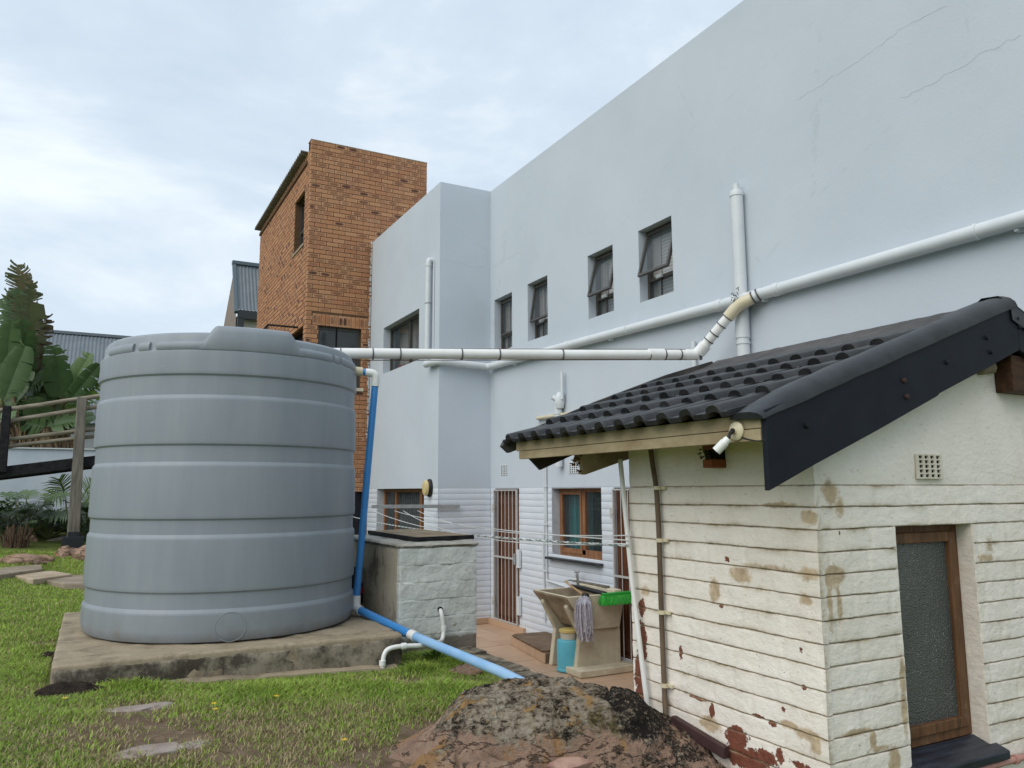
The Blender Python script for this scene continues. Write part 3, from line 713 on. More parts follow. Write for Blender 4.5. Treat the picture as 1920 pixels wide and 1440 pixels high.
mb = MB(); mb.tube([(XF-.012, 10.90, 5.50), (XF-.012, 10.90, 3.9)], .010, 8); mb.build('conduit', MAT['greypvc'], dp, smooth=True)
clip_ring((XF-.065, 11.01, 4.83), (0, 0, 1), .042, MAT['galv'], dp); clip_ring((XF-.065, 11.0, 5.44), (0, 0, 1), .042, MAT['greypvc'], dp, w=.05)
# vent fitting with branch
vf = thing('vent_tee_fitting', (XM-.06, 8.68, 2.6), 'small grey vent pipe with rounded trap fitting on the house wall', 'pipe')
a = at(1052, 697, 'x', XM-.06); b = at(1048, 750, 'x', XM-.06); c_ = at(1047, 800, 'x', XM-.06)
mb = MB(); mb.tube([(a.x, a.y-.02, a.z), (a.x, a.y-.02, b.z)], .021, 14); mb.build('vent_pipe', MAT['greypvc'], vf, smooth=True)
mb = MB(); mb.lathe([(.0,-.02),(.05,-.01),(.066,.05),(.066,.12),(.05,.17),(.026,.2),(0,.2)], (b.x, b.y-.02, b.z-.1), 18); mb.build('trap_body', MAT['greypvc'], vf, smooth=True)
mb = MB(); mb.lathe([(.0,0),(.035,0),(.035,.075),(.024,.078),(.02,.05),(0,.05)], (b.x-.02, b.y-.0, b.z+.0), 16, (-.6, .55, .45)); mb.build('inspection_cap', MAT['greypvc'], vf, smooth=True)
mb = MB(); mb.tube([(b.x, c_.y, b.z-.08), (b.x, c_.y, 2.25)], .05, 16); mb.build('soil_pipe', MAT['greypvc'], vf, smooth=True)
clip_ring((b.x, c_.y, b.z-.16), (0,0,1), .05, MAT['greypvc'], vf, 'pipe_socket', .05)
bp = thing('cream_branch_pipe', (XM-.06, 8.4, 2.9), 'thin cream horizontal waste pipe just above the tiled roof', 'pipe')
a = at(1008, 784, 'x', XM-.04); b = at(1200, 758, 'x', XM-.04)
mb = MB(); mb.tube([(XM, a.y+.02, a.z), (XM-.04, a.y, a.z), (XM-.04, b.y, b.z)], .026, 14); mb.build('pipe', MAT['cream'], bp, smooth=True)
clip_ring((XM-.04, at(1121, 770, 'x', XM-.04).y, at(1121, 770, 'x', XM-.04).z), (0, 1, 0), .026, MAT['cream'], bp)
# conduits down to the trough
cd = thing('wall_conduit', (XM-.02, 9.0, 1), 'thin grey painted conduit running down the wall beside the window', 'pipe')
y = at(1024, 950, 'x', XM-.02).y
mb = MB(); mb.tube(bend([(XM-.02, y, 2.6), (XM-.02, y, .78), (XM-.02, 8.15, .72)], .03), .012, 10); mb.build('conduit', MAT['greypvc'], cd, smooth=True)
mb = MB(); mb.tube(bend([(XM-.02, y+.035, 2.6), (XM-.02, y+.035, 1.6), (XM-.03, y+.07, 1.2), (XM-.02, y+.06, .25)], .05), .012, 10); mb.build('conduit', MAT['greypvc'], cd, smooth=True)
for z in (2.0, 1.5, .9):
    mb = MB(); mb.box(XM-.036, XM, y-.02, y+.055, z-.008, z+.008); mb.build('saddle', MAT['greypvc'], cd)

# ------------------------------------------------------------------ tank on its plinth
plinth = thing('tank_plinth', (.9, 6.2, .7), 'stained concrete plinth under the grey water tank', 'plinth')
ZPL = 1.012
def rough_box(x0, x1, y0, y1, z0, z1, step, amp, seed, bv=.015):
    bm = bmesh.new(); bmesh.ops.create_cube(bm, size=1)
    for v in bm.verts: v.co = Vector((x0+(v.co.x+.5)*(x1-x0), y0+(v.co.y+.5)*(y1-y0), z0+(v.co.z+.5)*(z1-z0)))
    bmesh.ops.bevel(bm, geom=bm.edges[:], offset=bv, segments=2, affect='EDGES', profile=.6)
    for _ in range(9):
        ed = [e for e in bm.edges if e.calc_length() > step]
        if not ed: break
        bmesh.ops.subdivide_edges(bm, edges=ed, cuts=1, use_grid_fill=True)
    bmesh.ops.triangulate(bm, faces=bm.faces[:]); bm.normal_update()
    for v in bm.verts:
        p = v.co.copy(); v.co += v.normal*amp*(noise.fractal(p*6+Vector((seed,0,0)), .7, 2.1, 4))
    mb = MB(); mb.v = [tuple(v.co) for v in bm.verts]; bm.verts.index_update()
    mb.f = [tuple(v.index for v in f.verts) for f in bm.faces]; bm.free(); return mb
rough_box(-.142, 1.875, 5.06, 7.24, .86, ZPL, .05, .007, 2).build('slab', MAT['concrete'], plinth, smooth='all')
rough_box(-.132, 1.868, 5.052, 7.2, .62, .985, .05, .012, 9).build('slab_edge', MAT['mould'], plinth, smooth='all')
mb = MB(); n = 60       # broken footing lip along the front
for i in range(n+1):
    x = .1 + 1.72*i/n; w_ = .05+.03*noise.noise((x*4, 1, 0)); zt = .868-.035*(x-.4)+.012*noise.noise((x*6, 3, 0))
    mb.v += [(x, 5.06, zt+.012), (x, 5.045-w_, zt), (x, 5.035-w_, zt-.05), (x, 5.06, zt-.1)]
for i in range(n):
    b = 4*i; mb.f += [(b+k, b+k+1, b+k+5, b+k+4) for k in range(3)]
mb.build('footing_lip', MAT['concrete'], plinth, smooth=True)

TC = Vector((.905, 6.19, 0)); 
tank = thing('water_tank', (TC.x, TC.y, ZPL), 'big grey ribbed plastic rainwater tank', 'water tank')
prof = [(0, ZPL+.002), (.875, ZPL+.002), (.905, ZPL+.012), (.922, ZPL+.04), (.928, ZPL+.08), (.929, 1.190)]
R0 = .926
for zb, zt_ in ((1.206, 1.330), (1.664, 1.782), (2.124, 2.256), (2.556, 2.710)):
    rb = R0-.014*(zb-1.2)/1.5
    prof += [(rb+.002, zb-.02), (rb+.001, zb-.008), (rb-.001, zb-.001), (rb-.0105, zb+.012), (rb-.013, zb+.017), (rb-.013, zt_-.013), (rb-.0115, zt_-.010), (rb-.001, zt_-.001), (rb, zt_+.004), (rb+.001, zt_+.02)]
prof += [(.911, 2.80), (.911, 2.850), (.909, 2.862), (.903, 2.868), (.897, 2.866), (.894, 2.872), (.890, 2.90), (.884, 2.95), (.874, 2.972), (.855, 2.988), (.80, 3.0), (.4, 3.03), (.26, 3.035), (.255, 3.06), (0, 3.065)]
mb = MB(); mb.lathe(prof, (TC.x, TC.y, 0), 160); mb.build('tank_shell', MAT['tank'], tank, smooth=True, angle=24)
def polar(a, r_, z): a = math.radians(a); return Vector((TC.x+r_*math.cos(a), TC.y+r_*math.sin(a), z))
# moulded ledge with notches round the shoulder, and the raised panel at the front
def ledge(a0, a1, name='shoulder_ledge'):
    mb = MB(); sec = [(.88, 2.866), (.906, 2.868), (.912, 2.88), (.911, 2.905), (.902, 2.923), (.886, 2.93), (.86, 2.93)]
    n = max(3, int((a1-a0)/2))
    for i in range(n+1):
        a = a0+(a1-a0)*i/n
        for q, z in sec:
            e2 = min(i, n-i); k = 1 if e2 > 0 else .96
            mb.v.append(tuple(polar(a, .86+(q-.86)*k, 2.866+(z-2.866)*k)))
    m = len(sec)
    for i in range(n): mb.f += [(i*m+k, i*m+k+1, (i+1)*m+k+1, (i+1)*m+k) for k in range(m-1)]
    mb.f += [tuple(range(m)), tuple(n*m+k for k in range(m))]
    mb.build(name, MAT['tank'], tank, smooth=True, angle=50)
for a0, a1 in ((-162, -143.5), (-140, -134.5), (-131, -109), (-73, -52), (-49.5, -46), (-43.5, -14)): ledge(a0, a1)
for a0 in (100, 10): ledge(a0, a0+60)
mb = MB(); n = 40; A0, A1 = -112.5, -69.5
for i in range(n+1):
    a = A0+(A1-A0)*i/n
    t_ = min(1, (a-A0)/6.5, (A1-a)/6.5); t_ = t_*t_*(3-2*t_); zt = 2.925+t_*.108
    for q, z in ((.86, 2.866), (.909, 2.866), (.914, 2.876), (.911-.006*t_, zt-.045), (.902-.008*t_, zt-.014), (.884-.01*t_, zt), (.72, zt+.005), (.72, 2.9)): mb.v.append(tuple(polar(a, q, z)))
m = 8
for i in range(n): mb.f += [(i*m+k, i*m+k+1, (i+1)*m+k+1, (i+1)*m+k) for k in range(m-1)]
mb.f += [tuple(range(m)), tuple(n*m+k for k in range(m))]
mb.build('raised_panel', MAT['tank'], tank, smooth=True, angle=55)
mb = MB(); pts = []
for i in range(41):
    f = 2*math.pi*i/40; pts.append(polar(-95.8+math.degrees(.092*math.cos(f)/.928), .9285, 1.113+.089*math.sin(f)))
mb.tube(pts, .0022, 6, False); mb.build('moulded_ring', MAT['tank'], tank, smooth=True)

# overflow pipe, blue
op = thing('overflow_pipe', (1.83, 5.9, 1.0), 'blue plastic overflow pipe from the tank down and across the lawn', 'pipe')
T0 = polar(-22, .89, 2.875); T1 = Vector((1.87, 5.82, 2.862)); B1 = Vector((1.815, 5.93, 1.09))
d0 = (T1-T0).normalized()
mb = MB(); mb.lathe([(.0,0),(.036,0),(.036,.10),(.03,.105),(0,.105)], T0-d0*.03, 18, d0); mb.build('tank_outlet', MAT['cream'], op, smooth=True)
mb = MB(); mb.tube([T0+d0*.05, T1], .026, 18); mb.build('outlet_pipe', MAT['blue'], op, smooth=True)
top = T1 + (B1-T1).normalized()*.0
mb = MB(); mb.tube(bend([T0+d0*.095, T1+d0*.03, T1+d0*.03+(B1-T1).normalized()*.10], .05, 8), .032, 18); mb.build('elbow', MAT['white'], op, smooth=True)
mb = MB(); mb.tube([T1+d0*.03+(B1-T1).normalized()*.05, B1], .0265, 20); mb.build('vertical_pipe', MAT['blue'], op, smooth=True)
B2 = Vector((1.985, 5.157, .972)); B3 = Vector((2.135, 4.15, .915)); B4 = Vector((2.335, 2.70, .775))
d1 = (B2-B1).normalized()
mb = MB(); mb.tube(bend([B1+Vector((0,0,.075)), B1+Vector((0,0,-.02)), B1+Vector((0,0,-.02))+d1*.08], .05, 8), .035, 18); mb.build('elbow', MAT['white'], op, smooth=True)
st = B1+Vector((0,0,-.02))
mb = MB(); mb.tube([st+d1*.02, st.lerp(B2, .5), B2], .030, 20); mb.build('lawn_pipe', MAT['blue'], op, smooth=True)
mb = MB(); mb.lathe([(.0,-.035),(.036,-.035),(.036,.035),(0,.035)], B2, 20, (B3-B1)); mb.build('coupling', MAT['white'], op, smooth=True)
mb = MB(); mb.tube([B2, B2.lerp(B3, .5), B3, B3.lerp(B4, .5), B4], .030, 20); mb.build('lawn_pipe', MAT['blue2'], op, smooth=True)
# white feed pipe from house to tank, strapped with wire
fp = thing('feed_pipe', (3.4, 6, 3.1), 'white pipe strapped with wire, strung from the house wall to the tank', 'pipe')
Lw = Vector((1.52, 6.40, 3.085)); Ew = Vector((4.985, 5.60, 3.222)); Jw = Vector((5.155, 5.235, 3.625)); Kw = Vector((XM-.085, 5.05, 3.712))
mb = MB(); mb.tube([Lw, Lw.lerp(Ew, .33)+Vector((0,0,-.004)), Lw.lerp(Ew, .66)+Vector((0,0,-.006)), Ew], .045, 20); mb.build('long_pipe', MAT['white'], fp, smooth=True)
dE = (Ew-Lw).normalized(); dJ = (Jw-Ew).normalized(); dK = (Kw-Jw).normalized()
mb = MB(); mb.tube(bend([Ew-dE*.12, Ew+dE*.02, Ew+dE*.02+dJ*.11], .045, 6), .050, 18); mb.build('elbow', MAT['white'], fp, smooth=True)
mb = MB(); mb.tube([Ew+dJ*.02, Jw-dJ*.02], .046, 18); mb.build('rising_pipe', MAT['white'], fp, smooth=True)
mb = MB(); mb.tube(bend([Jw-dJ*.12, Jw+dJ*.02, Jw+dK*.16], .1, 8), .056, 18); mb.build('elbow', MAT['cream'], fp, smooth=True)
mb = MB(); mb.tube([Jw+dK*.1, Kw], .05, 18); mb.build('branch', MAT['greypvc'], fp, smooth=True)
wirem = simple('dark_binding_wire', (.09,.09,.09), None, rough=.5, metal=.3)
for q in (.07, .145, .21, .36, .455, .62, .86, .905, .95): clip_ring(Lw.lerp(Ew, q)+Vector((0,0,-.005)), dE, .0455, wirem, fp, 'wire_tie', .009)
for q in (.12, .30, .44, .62, .78): clip_ring(Ew.lerp(Jw, q), dJ, .047, wirem, fp, 'wire_tie', .009)
for q in (.0, .05): clip_ring(Jw+dK*(.17+q), dK, .055, wirem, fp, 'wire_tie', .012)
clip_ring(Ew+dE*.015, dE+dJ, .052, wirem, fp, 'wire_tie', .02); clip_ring(Ew.lerp(Jw, .12), dJ, .05, MAT['white'], fp, 'pipe_socket', .1); clip_ring(Lw.lerp(Ew, .88), dE, .046, MAT['white'], fp, 'pipe_socket', .16)
mb = MB(); mb.tube([Lw+Vector((.2,-.045,-.052)), Lw.lerp(Ew,.5)+Vector((0,0,-.056)), Ew+Vector((0,-.0,-.05))], .004, 6); mb.tube([Lw+Vector((.2,-.02,.05)), Ew+Vector((0,0,.05)), Jw+Vector((-.03,-.02,.06))], .003, 6)
mb.build('carrier_wire', simple('rusty_wire', (.14,.07,.04), (.08,.06,.05), 20, .7), fp)
mb = MB(); q = Jw+Vector((.03,.05,.03))
for i in range(26):
    a = Vector((random.uniform(-.03,.03), random.uniform(-.05,.05), random.uniform(-.03,.14))); mb.tube([q+a, q+a+Vector((random.uniform(-.03,.03), random.uniform(-.03,.03), random.uniform(-.01,.03)))], .004, 5)
mb.build('wire_knot', wirem, fp)

# ------------------------------------------------------------------ masonry pit beside the tank
pit = thing('masonry_pit', (2.3, 6.2, .7), 'square block masonry pit, painted pale, beside the grey tank', 'pit')
rough_box(2.012, 2.62, 5.52, 6.92, .3, 1.535, .045, .009, 4).build('pit_walls', MAT['pitside'], pit, smooth='all')
for k in range(7):     # rendered block courses on the painted front
    z1 = 1.53-k*.125; z0 = z1-.1245
    m2 = rough_box(2.006, 2.626, 5.503, 5.56, z0, z1, .022, .0055, 20+k, .003); m2.build('block_course', MAT['pitpaint'], pit, smooth='all')
rough_box(1.995, 2.64, 5.495, 6.94, 1.532, 1.562, .05, .006, 7).build('top_slab', concrete('pale_slab', (.38,.37,.33), (.50,.49,.44), (.24,.22,.18)), pit, smooth='all')
mb = MB(); mb.lathe([(.0,0),(.019,0),(.022,.004),(.0,.004)], at(825, 1143, 'y', 5.497), 12, (0,-1,0)); mb.build('hole_shade_disc', MAT['dark'], pit)  # dark disc paints the shade in the hole round the conduit
lid = thing('board_lid', (2.46, 6.3, 1.565), 'weathered brown board lid lying on the masonry pit', 'lid')
mb = MB(); mb.prism([(2.20,5.70),(2.72,5.76),(2.74,7.02),(2.22,6.92)], 'z', 1.567, 1.596); mb.build('board', MAT['board'], lid, bevel=.003)
mb = MB(); mb.prism([(2.195,5.694),(2.215,5.694),(2.235,6.925),(2.213,6.925)], 'z', 1.566, 1.5975); mb.build('edge_batten', MAT['blackwood'], lid)
mb = MB(); mb.prism([(2.20,5.692),(2.722,5.752),(2.722,5.772),(2.20,5.712)], 'z', 1.5655, 1.598); mb.build('edge_batten', MAT['blackwood'], lid)
hose = thing('pvc_conduit', (2.2, 5.45, .8), 'thin white bent conduit from the pit face down into the ground', 'pipe')
pts = [at(825, 1143, 'y', 5.53), at(827, 1146, 'y', 5.46), at(833, 1180, 'y', 5.46), at(829, 1202, 'y', 5.44), at(800, 1210, 'y', 5.02), at(742, 1212, 'y', 5.02), at(720, 1220, 'y', 5.02), at(716, 1262, 'y', 5.01)]
mb = MB(); mb.tube(bend(pts, .07, 6), .0155, 12); mb.build('conduit', MAT['white'], hose, smooth=True)
for p_, d_ in ((at(832, 1178, 'y', 5.46), (0,0,1)), (at(757, 1211.6, 'y', 5.02), (1,0,.0)), (at(717, 1243, 'y', 5.012), (0,0,1))): clip_ring(p_, d_, .0155, MAT['white'], hose, 'coupling', .03)
pump = thing('tank_fitting', (2.0, 6.4, 1.0), 'dark fitting with a red knob in the gap between tank and pit', 'fitting')
q = at(672, 1108, 'y', 6.3)
mb = MB(); mb.lathe([(.0,0),(.06,0),(.07,.02),(.07,.16),(.05,.2),(.05,.3),(0,.3)], (q.x, 6.42, 1.03), 18); mb.build('fitting_body', MAT['black'], pump, smooth=True)
mb = MB(); mb.lathe([(.0,0),(.028,0),(.032,.01),(.032,.03),(0,.035)], (q.x+.02, 6.355, q.z), 14, (0,-1,0)); mb.build('knob', MAT['red'], pump, smooth=True)

# ------------------------------------------------------------------ lamp and washing lines
bl = thing('bulkhead_light', (XF-.05, 11.03, 2.0), 'oval black bulkhead light with yellowed glass on the projecting block', 'light')
c_ = at(806, 915, 'x', XF-.01)
def oval(mb, c, ry, rz, x0, x1, k=1.0, n=28):
    b = len(mb.v)
    for x_, s_ in ((x0, 1), (x0+(x1-x0)*.5, 1), (x0+(x1-x0)*.85, .9), (x1, k)):
        for i in range(n): a = 2*math.pi*i/n; mb.v.append((x_, c.y+ry*s_*math.cos(a), c.z+rz*s_*math.sin(a)))
    for j in range(3):
        for i in range(n): mb.f.append((b+j*n+i, b+j*n+(i+1) % n, b+(j+1)*n+(i+1) % n, b+(j+1)*n+i))
    mb.f.append(tuple(b+3*n+i for i in range(n)))
mb = MB(); oval(mb, c_, .10, .135, XF-.0, XF-.06, .85); mb.build('housing', MAT['black'], bl, smooth=True)
mb = MB(); oval(mb, c_, .082, .115, XF-.055, XF-.115, .5); mb.build('lens', simple('yellowed_glass', (.58,.46,.20), (.66,.55,.28), 5, .35, .5), bl, smooth=True)
wl = thing('washing_line_bracket', (4.2, 10.66, 1.73), 'grey steel washing line arm fixed to the corner of the block', 'bracket')
b0 = at(697, 950, 'y', 10.64); b1 = at(862, 949, 'y', 10.64)
mb = MB(); mb.bar(b0, b1, .035, .05); mb.build('arm', MAT['galv'], wl, bevel=.003)
for p_ in (b0.lerp(b1, .78), b0.lerp(b1, .95)):
    mb = MB(); mb.lathe([(.0,0),(.014,0),(.014,.012),(0,.012)], p_+Vector((0,-.018,0)), 10, (0,-1,0)); mb.build('bolt', MAT['galv'], wl)
hooks = []
for q_ in (.02, .24, .34, .50):
    p_ = b0.lerp(b1, q_)+Vector((0,0,-.03)); hooks.append(p_+Vector((0,-.02,-.03)))
    mb = MB(); mb.tube([p_+Vector((.0,-.0,.0))]+[p_+Vector((0, -.025*math.sin(a), -.03+.03*math.cos(a))) for a in (0,.8,1.6,2.4,3.2,4.0)], .006, 6); mb.build('hook', MAT['wire'], wl)
ends = [at(1176, 1004, 'x', 2.40), at(1176, 1013, 'x', 2.40), at(1177, 1020, 'x', 2.40), at(1177, 1023, 'x', 2.40)]
sag = [.10, .05, .14, .10]
labels = ['white washing line from the hook at the free end of the steel arm', 'white washing line from the second hook along the steel arm', 'white washing line from the third hook along the steel arm', 'white washing line from the hook nearest the wall corner']
order = [2, 1, 3, 0]
for h_, e_i, sg, lb in zip(hooks, (2, 1, 2, 0), sag, labels):
    e2 = ends[e_i]; pts = [h_.lerp(e2, i/24)-Vector((0,0,sg*4*(i/24)*(1-i/24))) for i in range(25)]
    mb = MB(); mb.tube(pts, .0035, 6); o = mb.build('washing_line', MAT['wire'], None, smooth=True); tag(o, lb, 'line', 'washing lines')
s0 = at(655, 967, 'y', 12.0); e2 = ends[3]
mb = MB(); t = NT('twisted_rope'); 
wv = t.n('TexWave'); wv.inputs['Scale'].default_value = 14; t.l(t.P(), wv.inputs['Vector'])
t.col(t.ramp(wv.outputs['Fac'], (.35, (.62,.64,.62)), (.6, (.22,.27,.26)))); MAT['rope'] = t.done(.8, .2)
for k in range(2):
    pts = []
    for i in range(241):
        f = i/240; p_ = s0.lerp(e2, f)-Vector((0,0,.06*4*f*(1-f))); a = f*330+k*math.pi; pts.append(p_+Vector((.004*math.cos(a), .002*math.sin(a), .004*math.sin(a))))
    mb.tube(pts, .0036, 5)
o = mb.build('twisted_rope_line', MAT['rope'], None, smooth=True); tag(o, 'dark flecked twisted rope strung below the washing lines', 'rope')

# ------------------------------------------------------------------ laundry trough and what stands about it
sink = thing('laundry_trough', (4.9, 7.6, 0), 'cream cast concrete laundry trough on two slab legs', 'sink')
y0, y1 = 7.22, 7.96; mb = MB()
def ring(x0, x1, ya, yb, z): return [(x0,ya,z),(x1,ya,z),(x1,yb,z),(x0,yb,z)]
outer = [ring(4.79, 5.22, y0+.05, y1-.05, .455), ring(4.515, 5.25, y0, y1, .80), ring(4.51, 5.25, y0-.005, y1+.005, .825)]
inner = [ring(4.555, 5.205, y0+.045, y1-.045, .825), ring(4.56, 5.2, y0+.05, y1-.05, .80), ring(4.82, 5.17, y0+.1, y1-.1, .52)]
vs = [p for q in outer+inner for p in q]; fs = [(3,2,1,0)]
for r_ in range(5):
    for k in range(4): fs.append((r_*4+k, r_*4+(k+1) % 4, (r_+1)*4+(k+1) % 4, (r_+1)*4+k))
fs.append((20,21,22,23)); mb.add(vs, fs); basin = mb.build('basin', MAT['sinkc'], sink, bevel=.008)
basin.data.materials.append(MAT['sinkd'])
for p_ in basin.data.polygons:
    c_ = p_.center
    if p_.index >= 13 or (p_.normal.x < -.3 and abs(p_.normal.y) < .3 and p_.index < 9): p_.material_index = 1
for yc in (7.845, 7.345):
    poly = [(4.66,.0),(4.72,.40),(4.555,.70),(4.575,.735),(4.61,.72),(4.80,.45),(5.24,.45),(5.24,.0)]
    mb = MB(); mb.prism(poly, 'y', yc-.035, yc+.035); mb.build('slab_leg', MAT['sinkc'], sink, bevel=.012)
mb = MB(); mb.box(5.2, 5.24, 7.30, 7.90, .0, .46); mb.build('back_panel', MAT['sinkc'], sink)
mb = MB(); mb.box(4.60, 5.30, 7.12, 7.42, .003, .075); mb.build('base_slab', MAT['sinkc'], sink, bevel=.01)
mb = MB(); mb.bar((5.19, 7.25, .835), (5.19, 7.95, .835), .1, .05); mb.build('back_ledge', MAT['sinkc'], sink, bevel=.01)
tap = thing('wall_tap', (XM-.08, 8.1, .8), 'old chrome tap standing behind the laundry trough', 'tap')
q = at(1082, 1101, 'x', 5.24)
mb = MB(); mb.tube([(5.26, q.y, q.z-.06), (5.25, q.y, q.z+.10), (5.24, q.y, q.z+.15)], [.018,.016,.02], 12); mb.build('tap_body', MAT['galv'], tap, smooth=True)
mb = MB(); mb.tube(bend([(5.25, q.y, q.z+.06), (5.16, q.y+.05, q.z+.09), (5.12, q.y+.07, q.z+.06)], .03), .011, 10); mb.build('spout', MAT['galv'], tap, smooth=True)
mb = MB(); mb.bar((5.24, q.y-.045, q.z+.175), (5.24, q.y+.045, q.z+.175), .014, .012); mb.bar((5.205, q.y, q.z+.175), (5.275, q.y, q.z+.175), .014, .012); mb.tube([(5.24,q.y,q.z+.14),(5.24,q.y,q.z+.18)], .008, 8); mb.build('tap_handle', MAT['galv'], tap)
mb = MB(); mb.tube(bend([(5.25, q.y, q.z-.03), (5.24, q.y-.14, q.z-.02), (XM, q.y-.15, q.z-.01)], .03), .014, 10); mb.build('tap_pipe', MAT['galv'], tap, smooth=True)
wst = thing('trough_waste_pipe', (4.95, 8.0, 0), 'white plastic waste pipe beside the trough leg', 'pipe')
mb = MB(); mb.tube(bend([(4.95, 7.75, .40), (4.95, 8.07, .36), (5.02, 8.02, .05)], .06), .032, 14); mb.build('pipe', MAT['white'], wst, smooth=True)
mb = MB(); mb.lathe([(.0,0),(.04,0),(.05,.03),(.05,.1),(.03,.13),(0,.13)], (4.92, 7.6, .33), 16); mb.build('trap', MAT['black'], wst, smooth=True)
brd = thing('timber_offcut', (5.1, 7.9, .86), 'grey timber offcut lying along the back of the trough', 'board')
mb = MB(); mb.bar((5.2, 8.16, .865), (5.16, 7.4, .875), .05, .02); mb.build('plank', MAT['greywood'], brd)
# mop, broom, drum
mop = thing('string_mop', (4.75, 7.2, .8), 'grey string mop hanging head down over the trough edge', 'mop')
mb = MB(); mb.tube([(4.70, 7.22, .845), (5.0, 8.05, .88)], .012, 10); mb.build('handle', simple('mop_handle_wood', (.42,.24,.10), (.50,.32,.16), 8, .5), mop, smooth=True)
mb = MB(); MT = Vector((4.70, 7.17, .80))
for i in range(150):
    a = random.uniform(0, 2*math.pi); r1 = random.uniform(.012, .085); L = random.uniform(.30, .45); sp = random.uniform(.6, 1.35)
    pts = [MT+Vector((r1*.5*math.cos(a), r1*.6*math.sin(a), random.uniform(.0,.035)))]
    for j in range(1, 7):
        f = j/6; wv_ = .007*math.sin(j*2.3+i)
        pts.append(MT+Vector((-.02+(r1*.9*sp+.012*math.sin(f*3))*math.cos(a)+wv_, (r1*1.3*sp+.02*f)*math.sin(a)-.01-.015*f+wv_, .02-L*f)))
    mb.tube(pts, .0062, 5)
mb.build('mop_strings', simple('mop_cotton', (.36,.34,.40), (.55,.53,.57), 30, .95, .1), mop, smooth=True)
mb = MB(); mb.lathe([(.0,0),(.03,0),(.045,-.03),(.03,-.05),(0,-.05)], MT+Vector((.02,.02,.055)), 12); mb.build('mop_clamp', MAT['black'], mop, smooth=True)
br = thing('green_broom', (5.1, 7.15, .8), 'bright green broom head resting on the end of the trough', 'broom')
A_ = Vector((4.93, 7.17, .80)); B_ = Vector((5.27, 7.13, .808))
mb = MB(); mb.bar(A_+Vector((0,0,.03)), B_+Vector((0,0,.03)), .07, .03); mb.build('broom_block', simple('green_plastic', (.02,.30,.035), None, rough=.35), br, bevel=.008)
mb = MB()
for i in range(36):
    for j in range(9):
        f = i/35; p_ = A_.lerp(B_, f)+Vector((0,(j-4)*.008,.018)); fl = (f-.5)*.05
        mb.tube([p_, p_+Vector((fl*.5+random.uniform(-.006,.006), (j-4)*.004, -.045)), p_+Vector((fl+random.uniform(-.01,.01), (j-4)*.007+random.uniform(-.006,.006), -.095-.008*math.sin(i*1.3)))], [.0055,.005,.004], 4)
mb.build('bristles', simple('green_bristles', (.025,.30,.03), (.05,.46,.06), 40, .5), br)
mb = MB(); mb.tube([(4.98, 7.18, .83), (4.86, 7.5, .875), (4.9, 7.75, .87)], [.028,.025,.013], 10); mb.build('broom_socket', MAT['black'], br, smooth=True)
drum = thing('blue_drum', (4.70, 7.50, 0), 'turquoise plastic drum under the laundry trough', 'drum')
mb = MB(); mb.lathe([(.0,.0),(.125,.0),(.14,.01),(.14,.03),(.134,.036),(.134,.30),(.125,.325),(.10,.335),(0,.335)], (4.70, 7.50, .002), 30); mb.build('drum_body', simple('turquoise_plastic', (.10,.43,.56), (.13,.48,.61), 6, .4), drum, smooth=True)
tub = thing('cream_tub', (4.70, 7.50, .34), 'cream plastic tub with yellow lid stacked on the blue drum', 'tub')
mb = MB(); mb.lathe([(.0,.0),(.09,.0),(.098,.075),(0,.075)], (4.70, 7.50, .339), 26); mb.build('tub_body', simple('translucent_tub', (.55,.52,.43), (.62,.60,.52), 6, .4), tub, smooth=True)
mb = MB(); mb.lathe([(.0,.0),(.108,.0),(.11,.022),(.09,.03),(0,.028)], (4.70, 7.50, .415), 26); mb.build('tub_lid', simple('yellow_lid', (.62,.50,.18), None, rough=.4), tub, smooth=True)
# raised tiled step with a board on it
stp = thing('tiled_step', (5.0, 8.5, 0), 'low terracotta tiled step below the window', 'step')
mb = MB(); mb.prism([(4.66,7.93),(5.32,7.93),(5.32,9.12),(4.84,9.10)], 'z', .002, .115); mb.build('step_core', MAT['grout'], stp)
e0 = Vector((4.66,7.93,0)); e1 = Vector((4.84,9.10,0)); nrm = Vector((-.988,.152,0))
for i in range(4):
    a = e0.lerp(e1, i/4+.003)+nrm*.009; b = e0.lerp(e1, (i+1)/4-.003)+nrm*.009
    mb = MB(); mb.bar(a+Vector((0,0,.056)), b+Vector((0,0,.056)), .012, .104); mb.build('riser_tile', MAT['tile'], stp, bevel=.002)
mt = thing('brown_board', (5.0, 8.5, .12), 'worn brown board lying on the tiled step', 'board')
mb = MB(); mb.prism([(4.645,8.0),(4.70,7.96),(5.28,7.97),(5.29,9.0),(4.86,9.06),(4.80,9.0)], 'z', .118, .138); mb.build('board', simple('worn_brown_board', (.11,.07,.04), (.20,.135,.085), 5, .7, .3, .3, 50), mt, bevel=.004)
# ------------------------------------------------------------------ outbuilding
XS, YS, YE = 2.456, 2.13, 3.312
RA = math.radians(19.7); CA, SA = math.cos(RA), math.sin(RA); EX, EZ = 2.06, 2.185
RX, RZ = 3.715, EZ + (3.715-EX)*math.tan(RA)
ob = thing('outbuilding', (3.6, 2.9, .7), 'small white painted brick outbuilding with flaking paint and black tiled roof', 'outbuilding')
t = NT('flaking_white_paint')
base = t.ramp(t.noise(2.2, 6, .6), (.3, (.82,.755,.665)), (.7, (.90,.85,.79)))
base = t.mix(t.ramp(t.noise(26, 5, .75, t.map((1,1,2.2))), (.60, 0.0), (.70, .55)), base, (.47,.41,.32)); base = t.mix(t.ramp(t.noise(1.7, 7, .7, t.map((1,1,.6))), (.52, 0.0), (.75, .35)), base, (.56,.49,.37))
nz = t.math('SUBTRACT', t.noise(30, 7, .72), .5); nb = t.math('SUBTRACT', t.noise(9, 6, .7), .5)
